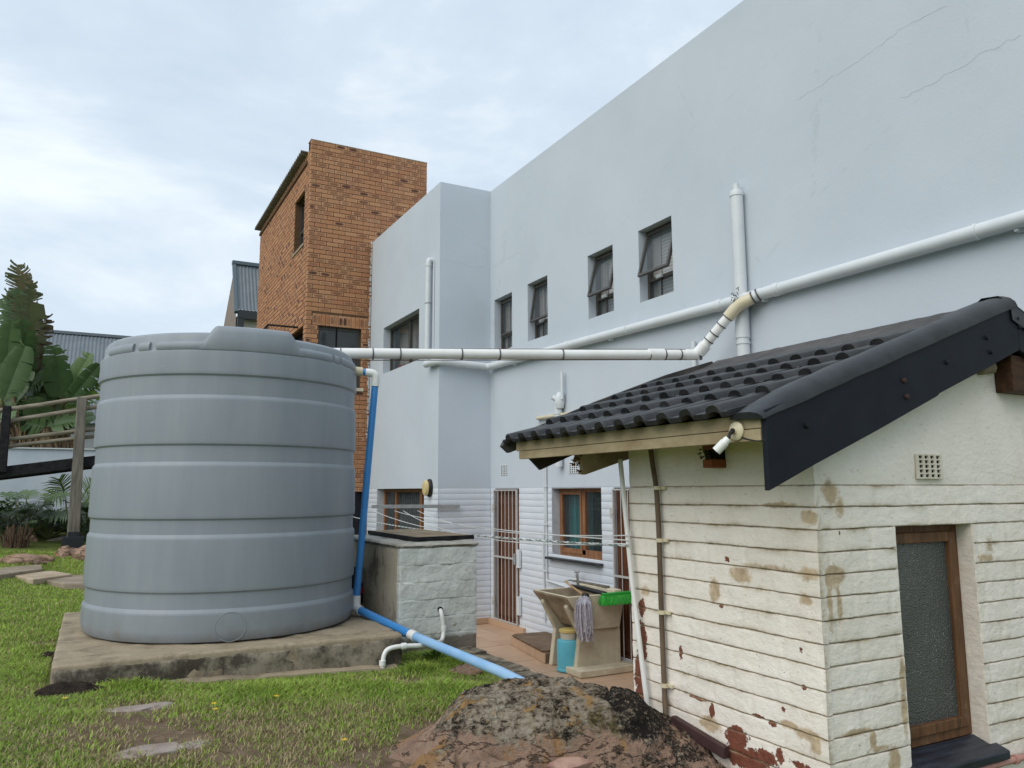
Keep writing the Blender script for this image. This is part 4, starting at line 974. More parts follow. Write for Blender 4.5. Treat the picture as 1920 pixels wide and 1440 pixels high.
ta = t.math('ADD', t.attr('tan').outputs['Fac'], t.math('ADD', t.math('MULTIPLY', nz, 1.2), t.math('MULTIPLY', nb, 1.0)))
c = t.mix(t.ramp(ta, (.30, 0.0), (.60, .9)), base, t.ramp(t.noise(20, 5, .7), (.35, (.36,.255,.15)), (.65, (.60,.465,.30))))
ba = t.math('ADD', t.attr('brick').outputs['Fac'], t.math('ADD', t.math('MULTIPLY', nz, 1.5), t.math('MULTIPLY', nb, 1.0)))
bm = t.ramp(ba, (.47, 0.0), (.50, 1.0))
c = t.mix(bm, c, t.ramp(t.noise(35, 6, .7), (.35, (.14,.045,.028)), (.68, (.24,.085,.05))))
dj = t.math('MULTIPLY', t.attr('joint').outputs['Fac'], t.ramp(t.noise(12, 6, .72), (.32, .1), (.66, 1.0)))
c = t.mix(dj, c, t.ramp(t.noise(25, 5, .7), (.35, (.20,.15,.085)), (.65, (.47,.37,.22))))
fl = t.ramp(t.noise(38, 4, .8, t.map((1,1,2.2))), (.665, 0.0), (.68, .85)); c = t.mix(t.math('MULTIPLY', fl, t.ramp(t.noise(3, 3), (.42, 0.0), (.58, 1.0))), c, (.10,.075,.055))
t.col(c)
hh = t.math('SUBTRACT', t.math('ADD', t.noise(45, 6, .65), t.math('MULTIPLY', t.noise(16, 5, .6, t.map((1,1,1.8))), 1.6)), t.math('MULTIPLY', bm, 1.1)); t.bump(hh, .5, .007)
MAT['flake'] = t.done(.62, .3)
MAT['oldjoint'] = simple('dirty_joint', (.30,.25,.165), (.48,.42,.32), 14, .9, .1)
BL = []; TN = []         # bare brick and bare plaster patches: (face, u, z, ru, rz, strength)
def blob(L, face, px, py, rx, rz, k=1.0):
    p = at(px, py, 'x' if face == 'x' else 'y', XS if face == 'x' else YS)
    sc = ((p-CAM_POS).dot(cF))/FPX
    L.append((face, p.y if face == 'x' else p.x, p.z, rx*sc*(1.35 if face == 'x' else 1.1), rz*sc, k))
for a in ((1204,1140,9,20),(1205,1200,11,36,1.2),(1198,1260,10,45,1.0),(1203,1300,12,26,1.1),(1310,1310,20,4.5),(1335,1331,6,14),(1382,1385,22,24,1.15),(1400,1422,46,22,1.1),(1437,1418,22,16),(1463,1418,10,18,.9),(1448,1357,9,7,.9),
          (1364,1049,7,5),(1353,1137,5,5,.95),(1502,1219,5,6,.95),(1508,1289,5,9,.9),(1422,1343,16,4,.9),(1470,1330,5,10,.75),(1276,1225,5,14,.85),(1204,1130,4,14,.8),(1500,1437,30,10,.8),(1350,1405,30,12,.8)): blob(BL, 'x', *a)
for a in ((1518,971,14,16),(1389,1078,24,15),(1339,1108,11,24),(1509,1124,12,12,.8),(1330,1357,22,14,1.1),(1481,1361,22,8),(1515,1378,26,12),(1530,1400,12,18,.9),(1455,947,42,6,.8),(1430,1062,60,7,.65),(1520,1075,22,14,.8),(1250,1320,14,20,.7),(1210,1110,10,10,.8)): blob(TN, 'x', *a)
for a in ((1573,999,3,6,.9),(1613,1396,8,5,.5)): blob(BL, 'y', *a)
for a in ((1557,925,22,24,.9),(1574,952,14,22,.8),(1564,1082,28,22,1.0),(1556,1135,6,55,.85),(1573,1130,6,55,.85),(1850,1045,28,10,.7),(1855,1020,14,24,.5),(1604,1374,42,6,1.1),(1637,1386,7,20,1.1),(1692,1262,9,46,.95),(1696,1335,9,46,.95),(1677,1424,14,28,1.1),(1650,1404,30,5,.9)): blob(TN, 'y', *a)
def masks(face, u, z):
    b = max([k*math.exp(-((u-bu)/ru)**2-((z-bz)/rz)**2) for f, bu, bz, ru, rz, k in BL if f == face] + [0])
    n_ = max([k*math.exp(-((u-bu)/ru)**2-((z-bz)/rz)**2) for f, bu, bz, ru, rz, k in TN if f == face] + [0])
    return b*.98, n_*1.05
def flake_attrs(o, A):
    for k, nm in enumerate(('brick', 'tan', 'joint')):
        at_ = o.data.attributes.new(nm, 'FLOAT', 'POINT'); at_.data.foreach_set('value', [a[k] for a in A])
def old_course(face, v, u0, u1, z0, z1, step=.013, cap=True, flat=False, topf=None):
    """painted old brick course with soft, uneven arrises"""
    mb = MB(); A = []; n = max(3, int((u1-u0)/step)); FR = [0, .015, .035, .08, .2, .35, .5, .65, .8, .92, .965, .985, 1] if not flat else [i_/10 for i_ in range(11)]; rows = len(FR)-1; ph = random.random()*.22
    for i in range(n+1):
        u = u0+(u1-u0)*i/n
        zt = z1 if topf is None else topf(u)
        for j in range(rows+1):
            f = FR[j]; e = min(f, 1-f)*(zt-z0)
            z = z0+(zt-z0)*f
            q = Vector((u*1.0, z*1.0, v*3))
            d = .0028*noise.fractal(q*9, .8, 2.0, 3) + .003*noise.noise(q*3.3)
            jn = 0
            if not flat:
                d -= .006*max(0, 1-e/.0032)**1.2
                jn = .9*max(0, 1-e/.0042)+.75*max(0, 1-e/.022)*max(0, noise.noise((u*4.3, z0*31, 7))*2.0+.12)
                w_ = abs(((u-ph+.012*noise.noise((z0*50, u, 0))) % .23)-.115)
                if w_ > .109: d -= .0035; jn = max(jn, .30*max(0, noise.noise((u*3, z0*17, 3))+.25))
                z += (.0045*noise.noise((u*3.3, (z0 if f < .5 else z1)*13.7, v))+.002*noise.noise((u*19, (z0 if f < .5 else z1)*13.7, v)))*(1 if f in (0, 1) else .6)
            elif f == 0: d -= .006
            mb.v.append((v-d, u, z) if face == 'x' else (u, v-d, z))
            b, n_ = masks(face, u, z); A.append((b, n_, jn))
    m = rows+1
    for i in range(n): mb.f += [(i*m+j, i*m+j+1, (i+1)*m+j+1, (i+1)*m+j) for j in range(rows)]
    nb0 = len(mb.v)
    # returns to the wall core all round
    for i in range(n+1):
        u = u0+(u1-u0)*i/n; zt = z1 if topf is None else topf(u)
        for z in (z0+.002, zt-.002): mb.v.append((v+.03, u, z) if face == 'x' else (u, v+.03, z)); A.append((0, 0, .15))
    for i in range(n):
        a = nb0+2*i; mb.f += [(i*m, (i+1)*m, a+2, a), (i*m+rows, (i+1)*m+rows, a+3, a+1)]
    mb.f.append(tuple([nb0, nb0+1]+[rows-j for j in range(m)])); mb.f.append(tuple([nb0+2*n, nb0+2*n+1]+[n*m+rows-j for j in range(m)]))
    o = mb.build('brick_course' if not flat else 'plaster_band', MAT['flake'], ob, smooth=True, angle=55); flake_attrs(o, A); return o
WG = (2.922, 3.447, .892, 1.803)
ZL = 1.967; OC = .0853
mb = MB()
wall_holes(mb, 'y', YS+.009, XS+.009, 4.95, .3, ZL, [(WG[0], WG[1], WG[2]-.06, WG[3])], .16)
mb.add([(XS+.009,YS+.009,.3),(XS+.009,YE,.3),(XS+.009,YE,2.22),(XS+.009,YS+.009,2.22)], [(0,1,2,3)])
mb.add([(XS+.009,YE,-.2),(4.95,YE,-.2),(4.95,YE,2.2),(RX,YE,2.66),(XS+.009,YE,2.2)], [(0,1,2,3,4)])
mb.add([(4.95,YS,.3),(4.95,YE,.3),(4.95,YE,2.2),(4.95,YS,2.2)], [(0,1,2,3)])
mb.add([(XS+.009,YE,-.3),(XS+.009,YE,.35),(XS+.009,YS,.35),(XS+.009,YS,-.3)], [(0,1,2,3)])
mb.build('wall_core', MAT['oldjoint'], ob)
for k in range(17):
    z1 = ZL-k*OC-.003; z0 = z1-OC+.0026
    old_course('x', XS, YS-.004, YE, z0, z1)
    for a, b in ([(XS+.004, WG[0]), (WG[1], 4.95)] if WG[2]-.06 < (z0+z1)/2 < WG[3]-.01 else [(XS+.004, 4.95)]): old_course('y', YS, a, b, z0, z1, .014)
old_course('x', XS, YS-.004, YE, ZL+.001, 2.19, .03, flat=True)
def slope_top(x): return EZ-.03+(min(x, 2*RX-x)-EX)*math.tan(RA)
o = old_course('y', YS, XS+.004, 4.95, ZL+.001, 2.3, .04, flat=True, topf=slope_top)
# the far end of the wall, where the paint has come off the brick edge
for k in range(17):
    z1 = ZL-k*OC-.003; z0 = z1-OC+.004
    mb = MB(); mb.box(XS+.004, XS+.22, YE-.02, YE+.012, z0, z1)
    o = mb.build('brick_course', MAT['flake'], ob, bevel=.004); flake_attrs(o, [((.75 if z1 < 1.35 else .2), .2, .1)]*8)
# reveals and window of the gable
win = frame_y(YS+.075, YS+.125, WG[0], WG[1], WG[2], WG[3], .042).build('window', MAT['gframe'], ob, bevel=.004)
frame_y(YS+.062, YS+.10, WG[0]+.03, WG[1]-.036, WG[2]+.04, WG[3]-.04, .045).build('sash', MAT['gframe'], win, bevel=.005)
t = NT('obscure_glass'); v1 = t.vor(120, 'F1'); sp = t.ramp(t.vor(75), (.08, 1.0), (.2, 0.0))
c = t.mix(t.math('MULTIPLY', sp, t.ramp(t.noise(5, 3), (.4, .15), (.65, .7))), t.ramp(t.noise(2.5, 3), (.3, (.060,.066,.060)), (.7, (.085,.094,.088))), (.55,.58,.57))
t.col(c); t.bump(v1, .8, .004); MAT['obscure'] = t.done(.22, .6)
mb = MB(); mb.box(WG[0]+.06, WG[1]-.07, YS+.082, YS+.09, WG[2]+.07, WG[3]-.07); mb.build('pane', MAT['obscure'], win)
mb = MB(); mb.box(WG[0]-.03, WG[1]+.03, YS+.128, YS+.14, WG[2]-.03, WG[3]+.03); mb.build('room_shade_panel', MAT['dark'], win)  # near-black panel paints the unlit room behind the pane
for x0, x1, z0, z1 in ((WG[1]-.005, WG[1]+.007, WG[2]-.055, WG[3]-.006), (WG[0]-.007, WG[0]+.005, WG[2]-.055, WG[3]-.006)):
    mb = MB(); mb.box(x0, x1, YS+.004, YS+.13, z0, z1); o = mb.build('reveal', MAT['flake'], ob); flake_attrs(o, [(0, .1, .25)]*8)
mb = MB(); mb.box(WG[0]-.012, WG[1]+.012, YS+.004, YS+.13, WG[3]-.0055, WG[3]+.004); o = mb.build('reveal', MAT['flake'], ob); flake_attrs(o, [(0, .2, .4)]*8)
m2 = MB(); m2.add([(WG[0]-.005,YS-.055,WG[2]-.075),(WG[1]+.045,YS-.055,WG[2]-.075),(WG[1]+.045,YS+.09,WG[2]-.05),(WG[0]-.005,YS+.09,WG[2]-.05),
        (WG[0]-.005,YS-.055,WG[2]-.040),(WG[1]+.045,YS-.055,WG[2]-.040),(WG[1]+.045,YS+.075,WG[2]+.002),(WG[0]-.005,YS+.075,WG[2]+.002)], [(0,3,2,1),(4,5,6,7),(0,1,5,4),(1,2,6,5),(2,3,7,6),(3,0,4,7)])
m2.build('window_sill', MAT['sill2'], ob, bevel=.006)
vp0 = at(1713, 849, 'y', YS); vp1 = at(1766, 902, 'y', YS)
air_brick('y', YS-.001, vp0.x+.01, vp1.x-.012, vp1.z+.012, vp0.z-.008, 4, 5, ob, simple('cream_air_brick', (.60,.55,.45), (.68,.64,.55), 10, .7), .011)
# roof
roof_root = MB(); 
t = NT('black_roof_tile'); oi = t.n('ObjectInfo').outputs['Random']
c = t.mix(oi, (.008,.009,.011), (.022,.022,.024)); c = t.mix(t.ramp(t.noise(11, 6, .7), (.46, 0.0), (.72, .75)), c, (.045,.044,.045)); c = t.mix(t.ramp(t.noise(90, 3, .7), (.66, 0.0), (.74, .6)), c, (.10,.095,.09))
rdm = t.ramp(t.noise(6.3, 8, .78), (.72, 0.0), (.76, .6)); c = t.mix(rdm, c, (.16,.055,.04)); t.col(c)
t.bump(t.math('ADD', t.noise(150, 4, .7), t.noise(25, 4)), .4, .004); MAT['rtile'] = t.done(t.ramp(t.noise(9, 5, .6), (.3, .28), (.7, .46)), .5)
YV0, YV1 = 2.045, 3.95
def rp(s, y, h): return Vector((EX+s*CA-h*SA, y, EZ+s*SA+h*CA))
mb = MB(); mb.add([rp(.13, YV0+.03, 0), rp(1.74, YV0+.03, 0), rp(1.74, YV1-.03, 0), rp(.13, YV1-.03, 0), rp(.13, YV0+.03, -.02), rp(1.74, YV0+.03, -.02), rp(1.74, YV1-.03, -.02), rp(.13, YV1-.03, -.02)], [(0,1,2,3),(7,6,5,4),(0,1,5,4),(1,2,6,5),(2,3,7,6),(3,0,4,7)])
mb.add([(RX,YV0,RZ-.02),(5.3,YV0,RZ-.02-(5.3-RX)*math.tan(RA)),(5.3,YV1,RZ-.02-(5.3-RX)*math.tan(RA)),(RX,YV1,RZ-.02)], [(0,1,2,3)])
roof = mb.build('roof', simple('roof_underlay', (.012,.012,.013), None, rough=.9), ob)
def tile_h(u):       # two rolls in a tile of .30
    h = 0
    for c0 in (.075, .225):
        d = abs(u-c0)
        if d < .037: h = max(h, 0.030*math.sqrt(max(0, 1-(d/.037)**2))**.75)
    return h
def tile_mesh(L, seed):
    us = [0, .012, .027, .030, .036, .045, .055, .065, .075, .085, .095, .105, .114, .120, .123, .14, .162, .177, .180, .186, .195, .205, .215, .225, .235, .245, .255, .264, .270, .273, .286, .299]
    mb = MB(); ss = [0, .006, .03, L*.5, L]; random.seed(seed)
    wob = [random.uniform(-.0025, .0025) for _ in us]
    for s_ in ss:
        for k, u in enumerate(us):
            nose = -.004 if s_ == 0 else 0
            mb.v.append((s_+ (wob[k] if s_ < .01 else 0), u, tile_h(u)+.036*(1-s_/L)+.006+nose))
    n = len(us); top = len(mb.v)
    for s_ in (0.002, L):
        for k, u in enumerate(us): mb.v.append((s_+(wob[k] if s_ < .01 else 0), u, tile_h(u)*.80+.036*(1-s_/L)-.022*(1 if s_ < .1 else .5)+.004))
    for i in range(len(ss)-1): mb.f += [(i*n+k, i*n+k+1, (i+1)*n+k+1, (i+1)*n+k) for k in range(n-1)]
    mb.f += [(k, top+k, top+k+1, k+1) for k in range(n-1)]
    mb.f += [(top+k, top+n+k, top+n+k+1, top+k+1) for k in range(n-1)]
    for k in (0, n-1): mb.f.append(tuple([i*n+k for i in range(len(ss))]+[top+n+k, top+k]))
    return mb
rows_s = [(-.0, .285+.06), (.285, .255+.06), (.54, .245+.06), (.785, .245+.06), (1.03, .34)]
ooff = OFF[ob.name]
for ri, (s0, L) in enumerate(rows_s):
    mes = []
    for sd in range(3):
        m2 = tile_mesh(L, ri*10+sd); o = m2.build('roof_tile', MAT['rtile'], None, smooth=True, angle=42); mes.append(o.data); bpy.data.objects.remove(o)
    for k in range(6):
        y0 = YV1-.30*(k+1)
        o = bpy.data.objects.new('roof_tile', random.choice(mes)); COL.objects.link(o); o.parent = roof
        o.rotation_euler = (random.uniform(-.012,.012), -RA+random.uniform(-.014,.010), random.uniform(-.012,.012))
        p = rp(s0+random.uniform(-.006,.006), y0, .012 + random.uniform(-.002,.003)); o.location = p-ooff
        if k == 6: o.scale = (1, .66, 1); o.location = rp(s0, YV1-.30*6-.198, .012)-ooff
random.seed(21)
# ridge flashing and capping
t = NT('bitumen_flashing'); t.col(t.ramp(t.noise(6, 7, .7), (.35, (.030,.028,.028)), (.7, (.095,.086,.08)))); t.bump(t.noise(30, 6, .7), .5, .008); MAT['flash'] = t.done(.6, .35)
mb = MB(); n = 60
for i in range(n+1):
    y = YV0+.03+(YV1-YV0-.03)*i/n; w_ = .012*noise.noise((y*7, 0, 0)); e = .004*noise.noise((y*15, 4, 0))
    for s_, h in ((1.27+w_, .03), (1.29+w_, .050), (1.40, .036+e), (1.60, .034+e), (1.70, .042), (1.755, .046+e), (1.81, .02)): mb.v.append(tuple(rp(s_, y, h)))
    mb.v.append((RX+.22, y, RZ-.05))
m = 8
for i in range(n): mb.f += [(i*m+k, i*m+k+1, (i+1)*m+k+1, (i+1)*m+k) for k in range(m-1)]
mb.build('ridge_flashing', MAT['flash'], roof, smooth='all')
mb = MB(); pv = [rp(-.01, 0, .02), rp(.02, 0, .045), rp(.7, 0, .072), rp(1.3, 0, .075), rp(1.70, 0, .055), rp(1.72, 0, -.03), rp(.02, 0, -.03)]
mb.prism([(q.x, q.z) for q in pv], 'y', YV1-.005, YV1+.03); mb.build('far_verge_board', MAT['flash'], roof)
# verge capping on the near gable: rolled over the barge board
MAT['navy'] = simple('navy_black_gloss_paint', (.0065,.0085,.014), (.010,.013,.020), 7, .55, .22, .15, 40)
MAT['verge'] = simple('sky_sheen_grey_paint', (.014,.016,.020), (.030,.033,.038), 9, .40, .4, .25, 40)  # grey lift over the barge colour paints sky sheen on the capping
mb = MB(); n = 40
for i in range(n+1):
    s_ = .03+1.75*i/n; hk = min(1, .45+s_*2.2); e = .004*noise.noise((s_*6, 0, 0)); fl = .05 if s_ > 1.45 else .0
    for y, h in ((YV0+.135, .025), (YV0+.12, .045), (YV0+.095, .062), (YV0+.06, .069), (YV0+.02, .065), (YV0-.012, .050), (YV0-.03, .028), (YV0-.034, .004)): mb.v.append(tuple(rp(s_, y+e+(fl if y > YV0+.09 else 0), h*hk+e)))
m = 8
for i in range(n): mb.f += [(i*m+k, i*m+k+1, (i+1)*m+k+1, (i+1)*m+k) for k in range(m-1)]
mb.f.append(tuple(range(m))); mb.f.append(tuple(n*m+k for k in range(m)))
mb.build('verge_capping', MAT['verge'], roof, smooth=True, angle=60)
mb = MB(); n = 14
for i in range(n+1):
    x = RX-.03+1.55*i/n; zr = RZ+.05-(x-RX)*math.tan(RA)*1.0
    for y, h in ((YV0+.155, -.03), (YV0+.10, .01), (YV0+.02, .005), (YV0-.03, -.04), (YV0-.034, -.12)): mb.v.append((x, y, zr+h))
m = 5
for i in range(n): mb.f += [(i*m+k, i*m+k+1, (i+1)*m+k+1, (i+1)*m+k) for k in range(m-1)]
mb.build('verge_capping', MAT['verge'], roof, smooth=True, angle=60)
def zl(x): return 1.946+(x-2.11)*.392
BX = RX+.02
poly = [(2.108, 1.945), (2.35, zl(2.35)+.002), (2.7, zl(2.7)-.002), (3.1, zl(3.1)), (3.12, zl(3.12)+.006), (3.5, zl(3.5)), (BX, zl(BX)), (BX, RZ+.02), (2.106, EZ+.048)]
mb = MB(); mb.prism(poly, 'y', 2.020, 2.044); bb = mb.build('barge_board', MAT['navy'], ob, bevel=.003)
poly = [(BX+.003, zl(BX)), (5.25, zl(BX)-(5.25-BX)*.392), (5.25, RZ-.02-(5.25-BX)*math.tan(RA)), (BX+.003, RZ+.02)]
mb = MB(); mb.prism(poly, 'y', 2.020, 2.044); mb.build('barge_board', MAT['navy'], ob, bevel=.003)
rust = simple('rusty_bolt', (.06,.02,.014), (.03,.02,.02), 30, .7)
for px, py, r_ in ((1512,798,0),(1695,714,1),(1700,744,1),(1775,679,0),(1850,633,0),(1858,660,0),(1907,598,0),(1911,613,0)):
    p = at(px, py, 'y', 2.018); mb = MB(); mb.lathe([(.0,-.002),(.011,-.002),(.010,.006),(.005,.009),(0,.009)], p, 10, (0,-1,0)); mb.build('bolt', rust if r_ else MAT['navy'], bb, smooth=True)
# purlin end under the apex, fascia, soffit and the broken far boards
t = NT('old_fascia_paint'); c = t.ramp(t.noise(7, 7, .7, t.map((1,.5,1))), (.35, (.27,.205,.115)), (.68, (.44,.37,.24))); t.col(t.mix(t.ramp(t.noise(12, 8, .75), (.62, 0.0), (.72, .7)), c, (.13,.085,.045))); t.bump(t.noise(50, 5), .3, .004); MAT['fascia'] = t.done(.75, .25)
p0 = at(1868, 745, 'y', YS); mb = MB(); mb.box(p0.x, p0.x+.5, 2.047, YS+.1, p0.z+.02, p0.z+.19); mb.build('purlin', simple('dark_brown_purlin', (.03,.014,.007), (.085,.038,.017), 5, .7, .3, sc=(1,6,6)), ob, bevel=.004)
p1 = at(1845, 690, 'y', YS-.002); mb = rough_box(p1.x-.06, p1.x+.05, YS-.03, YS+.02, p1.z-.03, p1.z+.05, .02, .02, 3); mb.build('mortar_lump', MAT['concrete'], ob, smooth='all')
mb = MB(); mb.box(2.108, 2.134, 2.047, 3.90, 2.170, 2.222); mb.build('fascia_board', MAT['fascia'], ob, bevel=.002)
mb = MB(); mb.box(2.104, 2.130, 2.047, 3.86, 2.124, 2.167); mb.build('fascia_board', MAT['fascia'], ob, bevel=.002)
mb = MB(); mb.add([(2.13,2.05,2.19),(2.46,2.05,2.215),(2.46,3.3,2.215),(2.13,3.3,2.19)], [(0,1,2,3)]); mb.build('soffit_board', MAT['fascia'], ob)
Yb = 3.90
poly = [(q.x, q.z) for q in (at(987, 852, 'y', Yb), at(1014, 881, 'y', Yb), at(1090, 846, 'y', Yb), at(1345, 740, 'y', Yb), at(1345, 700, 'y', Yb), at(985, 836, 'y', Yb))]
mb = MB(); mb.prism(poly, 'y', Yb, Yb+.022); mb.build('barge_board', simple('dark_bare_board', (.035,.028,.02), (.075,.06,.045), 8, .85), ob)
Yb = 3.46
poly = [(q.x, q.z) for q in (at(1078, 844, 'y', Yb), at(1083, 853, 'y', Yb), at(1080, 862, 'y', Yb), at(1091, 868, 'y', Yb), at(1093, 880, 'y', Yb), at(1089, 888, 'y', Yb), at(1098, 890, 'y', Yb), at(1170, 864, 'y', Yb), at(1260, 836, 'y', Yb), at(1260, 812, 'y', Yb), at(1085, 828, 'y', Yb))]
mb = MB(); mb.prism(poly, 'y', Yb, Yb+.03); mb.build('broken_ceiling_board', MAT['fascia'], ob)
mb = MB(); q = at(1086, 868, 'y', Yb-.01)
for i in range(14): a = Vector((random.uniform(-.02,.02), random.uniform(-.01,.02), random.uniform(-.045,.045))); mb.tube([q+a, q+a+Vector((random.uniform(-.03,-.005), 0, random.uniform(-.015,.015)))], [.007,.002], 5)
mb.build('splinters', simple('rotten_wood', (.20,.085,.03), (.09,.05,.02), 20, .9), ob)
# rafter end in a broken pocket
q = at(1312, 832, 'x', 2.33); mb = MB(); oran = simple('orange_primer', (.30,.085,.03), (.20,.06,.025), 12, .8)
for z0, z1 in ((2.125, 2.17), (2.045, 2.082)):
    mb = MB(); mb.box(2.375, XS+.01, 2.60, 2.66, z0, z1); mb.build('rafter_end', oran, ob, bevel=.004)
mb = MB(); mb.box(2.395, XS+.01, 2.603, 2.657, 2.08, 2.13); mb.build('gap_shade_block', MAT['dark'], ob)  # dark block paints the shade of the cavity between the rafter ends
mb = MB()
for i in range(30): a = Vector((2.385+random.uniform(-.015,.02), 2.635+random.uniform(-.03,.04), 2.105+random.uniform(-.025,.025))); mb.tube([a, a+Vector((random.uniform(-.02,.02), random.uniform(-.02,.02), random.uniform(-.02,.02)))], .004, 4)
mb.build('old_nest', MAT['mould'], ob)
# lamp holder
lh = thing('lamp_holder', (2.1, 2.2, 2.14), 'white lamp holder without bulb on a round base under the eave', 'lamp')
c0 = at(1382, 808, 'x', 2.103)
mb = MB(); mb.lathe([(.0,0),(.036,0),(.036,.006),(.03,.011),(.014,.013),(.012,.02),(0,.02)], c0, 22, (-1,0,0)); mb.build('ceiling_rose', MAT['cream'], lh, smooth=True)
c1 = c0+Vector((-.02,0,0)); c2 = at(1366, 822, 'x', 2.05); c3 = at(1343, 846, 'x', 2.02)
mb = MB(); mb.tube([c1, c1.lerp(c2, .5)+Vector((-.005,0,.002)), c2], [.011,.006,.006], 10); mb.build('arm', MAT['black'], lh, smooth=True)
mb = MB(); d_ = (c3-c2); mb.lathe([(.0,0),(.012,0),(.015,.008),(.015,.018),(.0175,.02),(.0175,d_.length),(.0135,d_.length),(.0135,d_.length-.02),(0,d_.length-.02)], c2, 18, d_); mb.build('socket', MAT['white'], lh, smooth=True)
c4 = at(1436, 826, 'x', 2.108); mb = MB(); mb.tube(bend([c0+Vector((-.004,-.01,-.02)), c0.lerp(c4, .5)+Vector((0,0,-.018)), c4], .03), .003, 6); mb.build('cable', MAT['black'], lh)
# pipes on the outbuilding
bp2 = thing('brown_wall_pipe', (2.43, 3.07, .9), 'rusty brown pipe clipped to the white outbuilding wall', 'pipe')
xx = XS-.024
pts = [at(1219, 830, 'x', xx), at(1222, 862, 'x', xx), at(1231, 915, 'x', xx), at(1236, 1010, 'x', xx), at(1240, 1148, 'x', xx), at(1246, 1300, 'x', xx), at(1249, 1360, 'x', xx)]
mb = MB(); mb.tube(bend(pts, .06), .0125, 12); mb.build('pipe', simple('brown_painted_pipe', (.085,.058,.038), (.21,.155,.105), 9, .75, .3, sc=(1,1,.3)), bp2, smooth=True)
for px, py in ((1233,915),(1237,1013),(1241,1148),(1246,1285)):
    q = at(px, py, 'x', xx); clip_ring(q, (0,0,1), .0125, MAT['cream'], bp2, 'clip', .018)
    mb = MB(); mb.box(xx+.006, xx+.02, q.y-.045, q.y-.008, q.z-.008, q.z+.008); mb.build('clip_tab', MAT['cream'], bp2, bevel=.002)
wp2 = thing('leaning_white_pipe', (2.40, 3.3, .9), 'thin white pipe leaning against the flaking end of the outbuilding', 'pipe')
a = at(1163, 862, 'x', 2.425); b = at(1214, 1326, 'x', 2.425)
mb = MB(); mb.tube([a, a.lerp(b, .5)+Vector((-.01,0,0)), b], .0125, 12); mb.build('pipe', MAT['white'], wp2, smooth=True)
pk = thing('pink_pipe', (3.6, 2.1, .8), 'pinkish pipe low on the gable wall below the slate sill', 'pipe')
a = at(1820, 1447, 'y', YS-.03); b = at(1960, 1408, 'y', YS-.03)
mb = MB(); mb.tube([a-(b-a)*.6, b+(b-a)*2], .0135, 12); mb.build('pipe', simple('pink_painted_pipe', (.42,.20,.175), (.48,.26,.22), 8, .55), pk, smooth=True); clip_ring(at(1903, 1424, 'y', YS-.03), b-a, .0135, simple('pink_clip', (.45,.24,.20), None), pk, 'clip', .016)
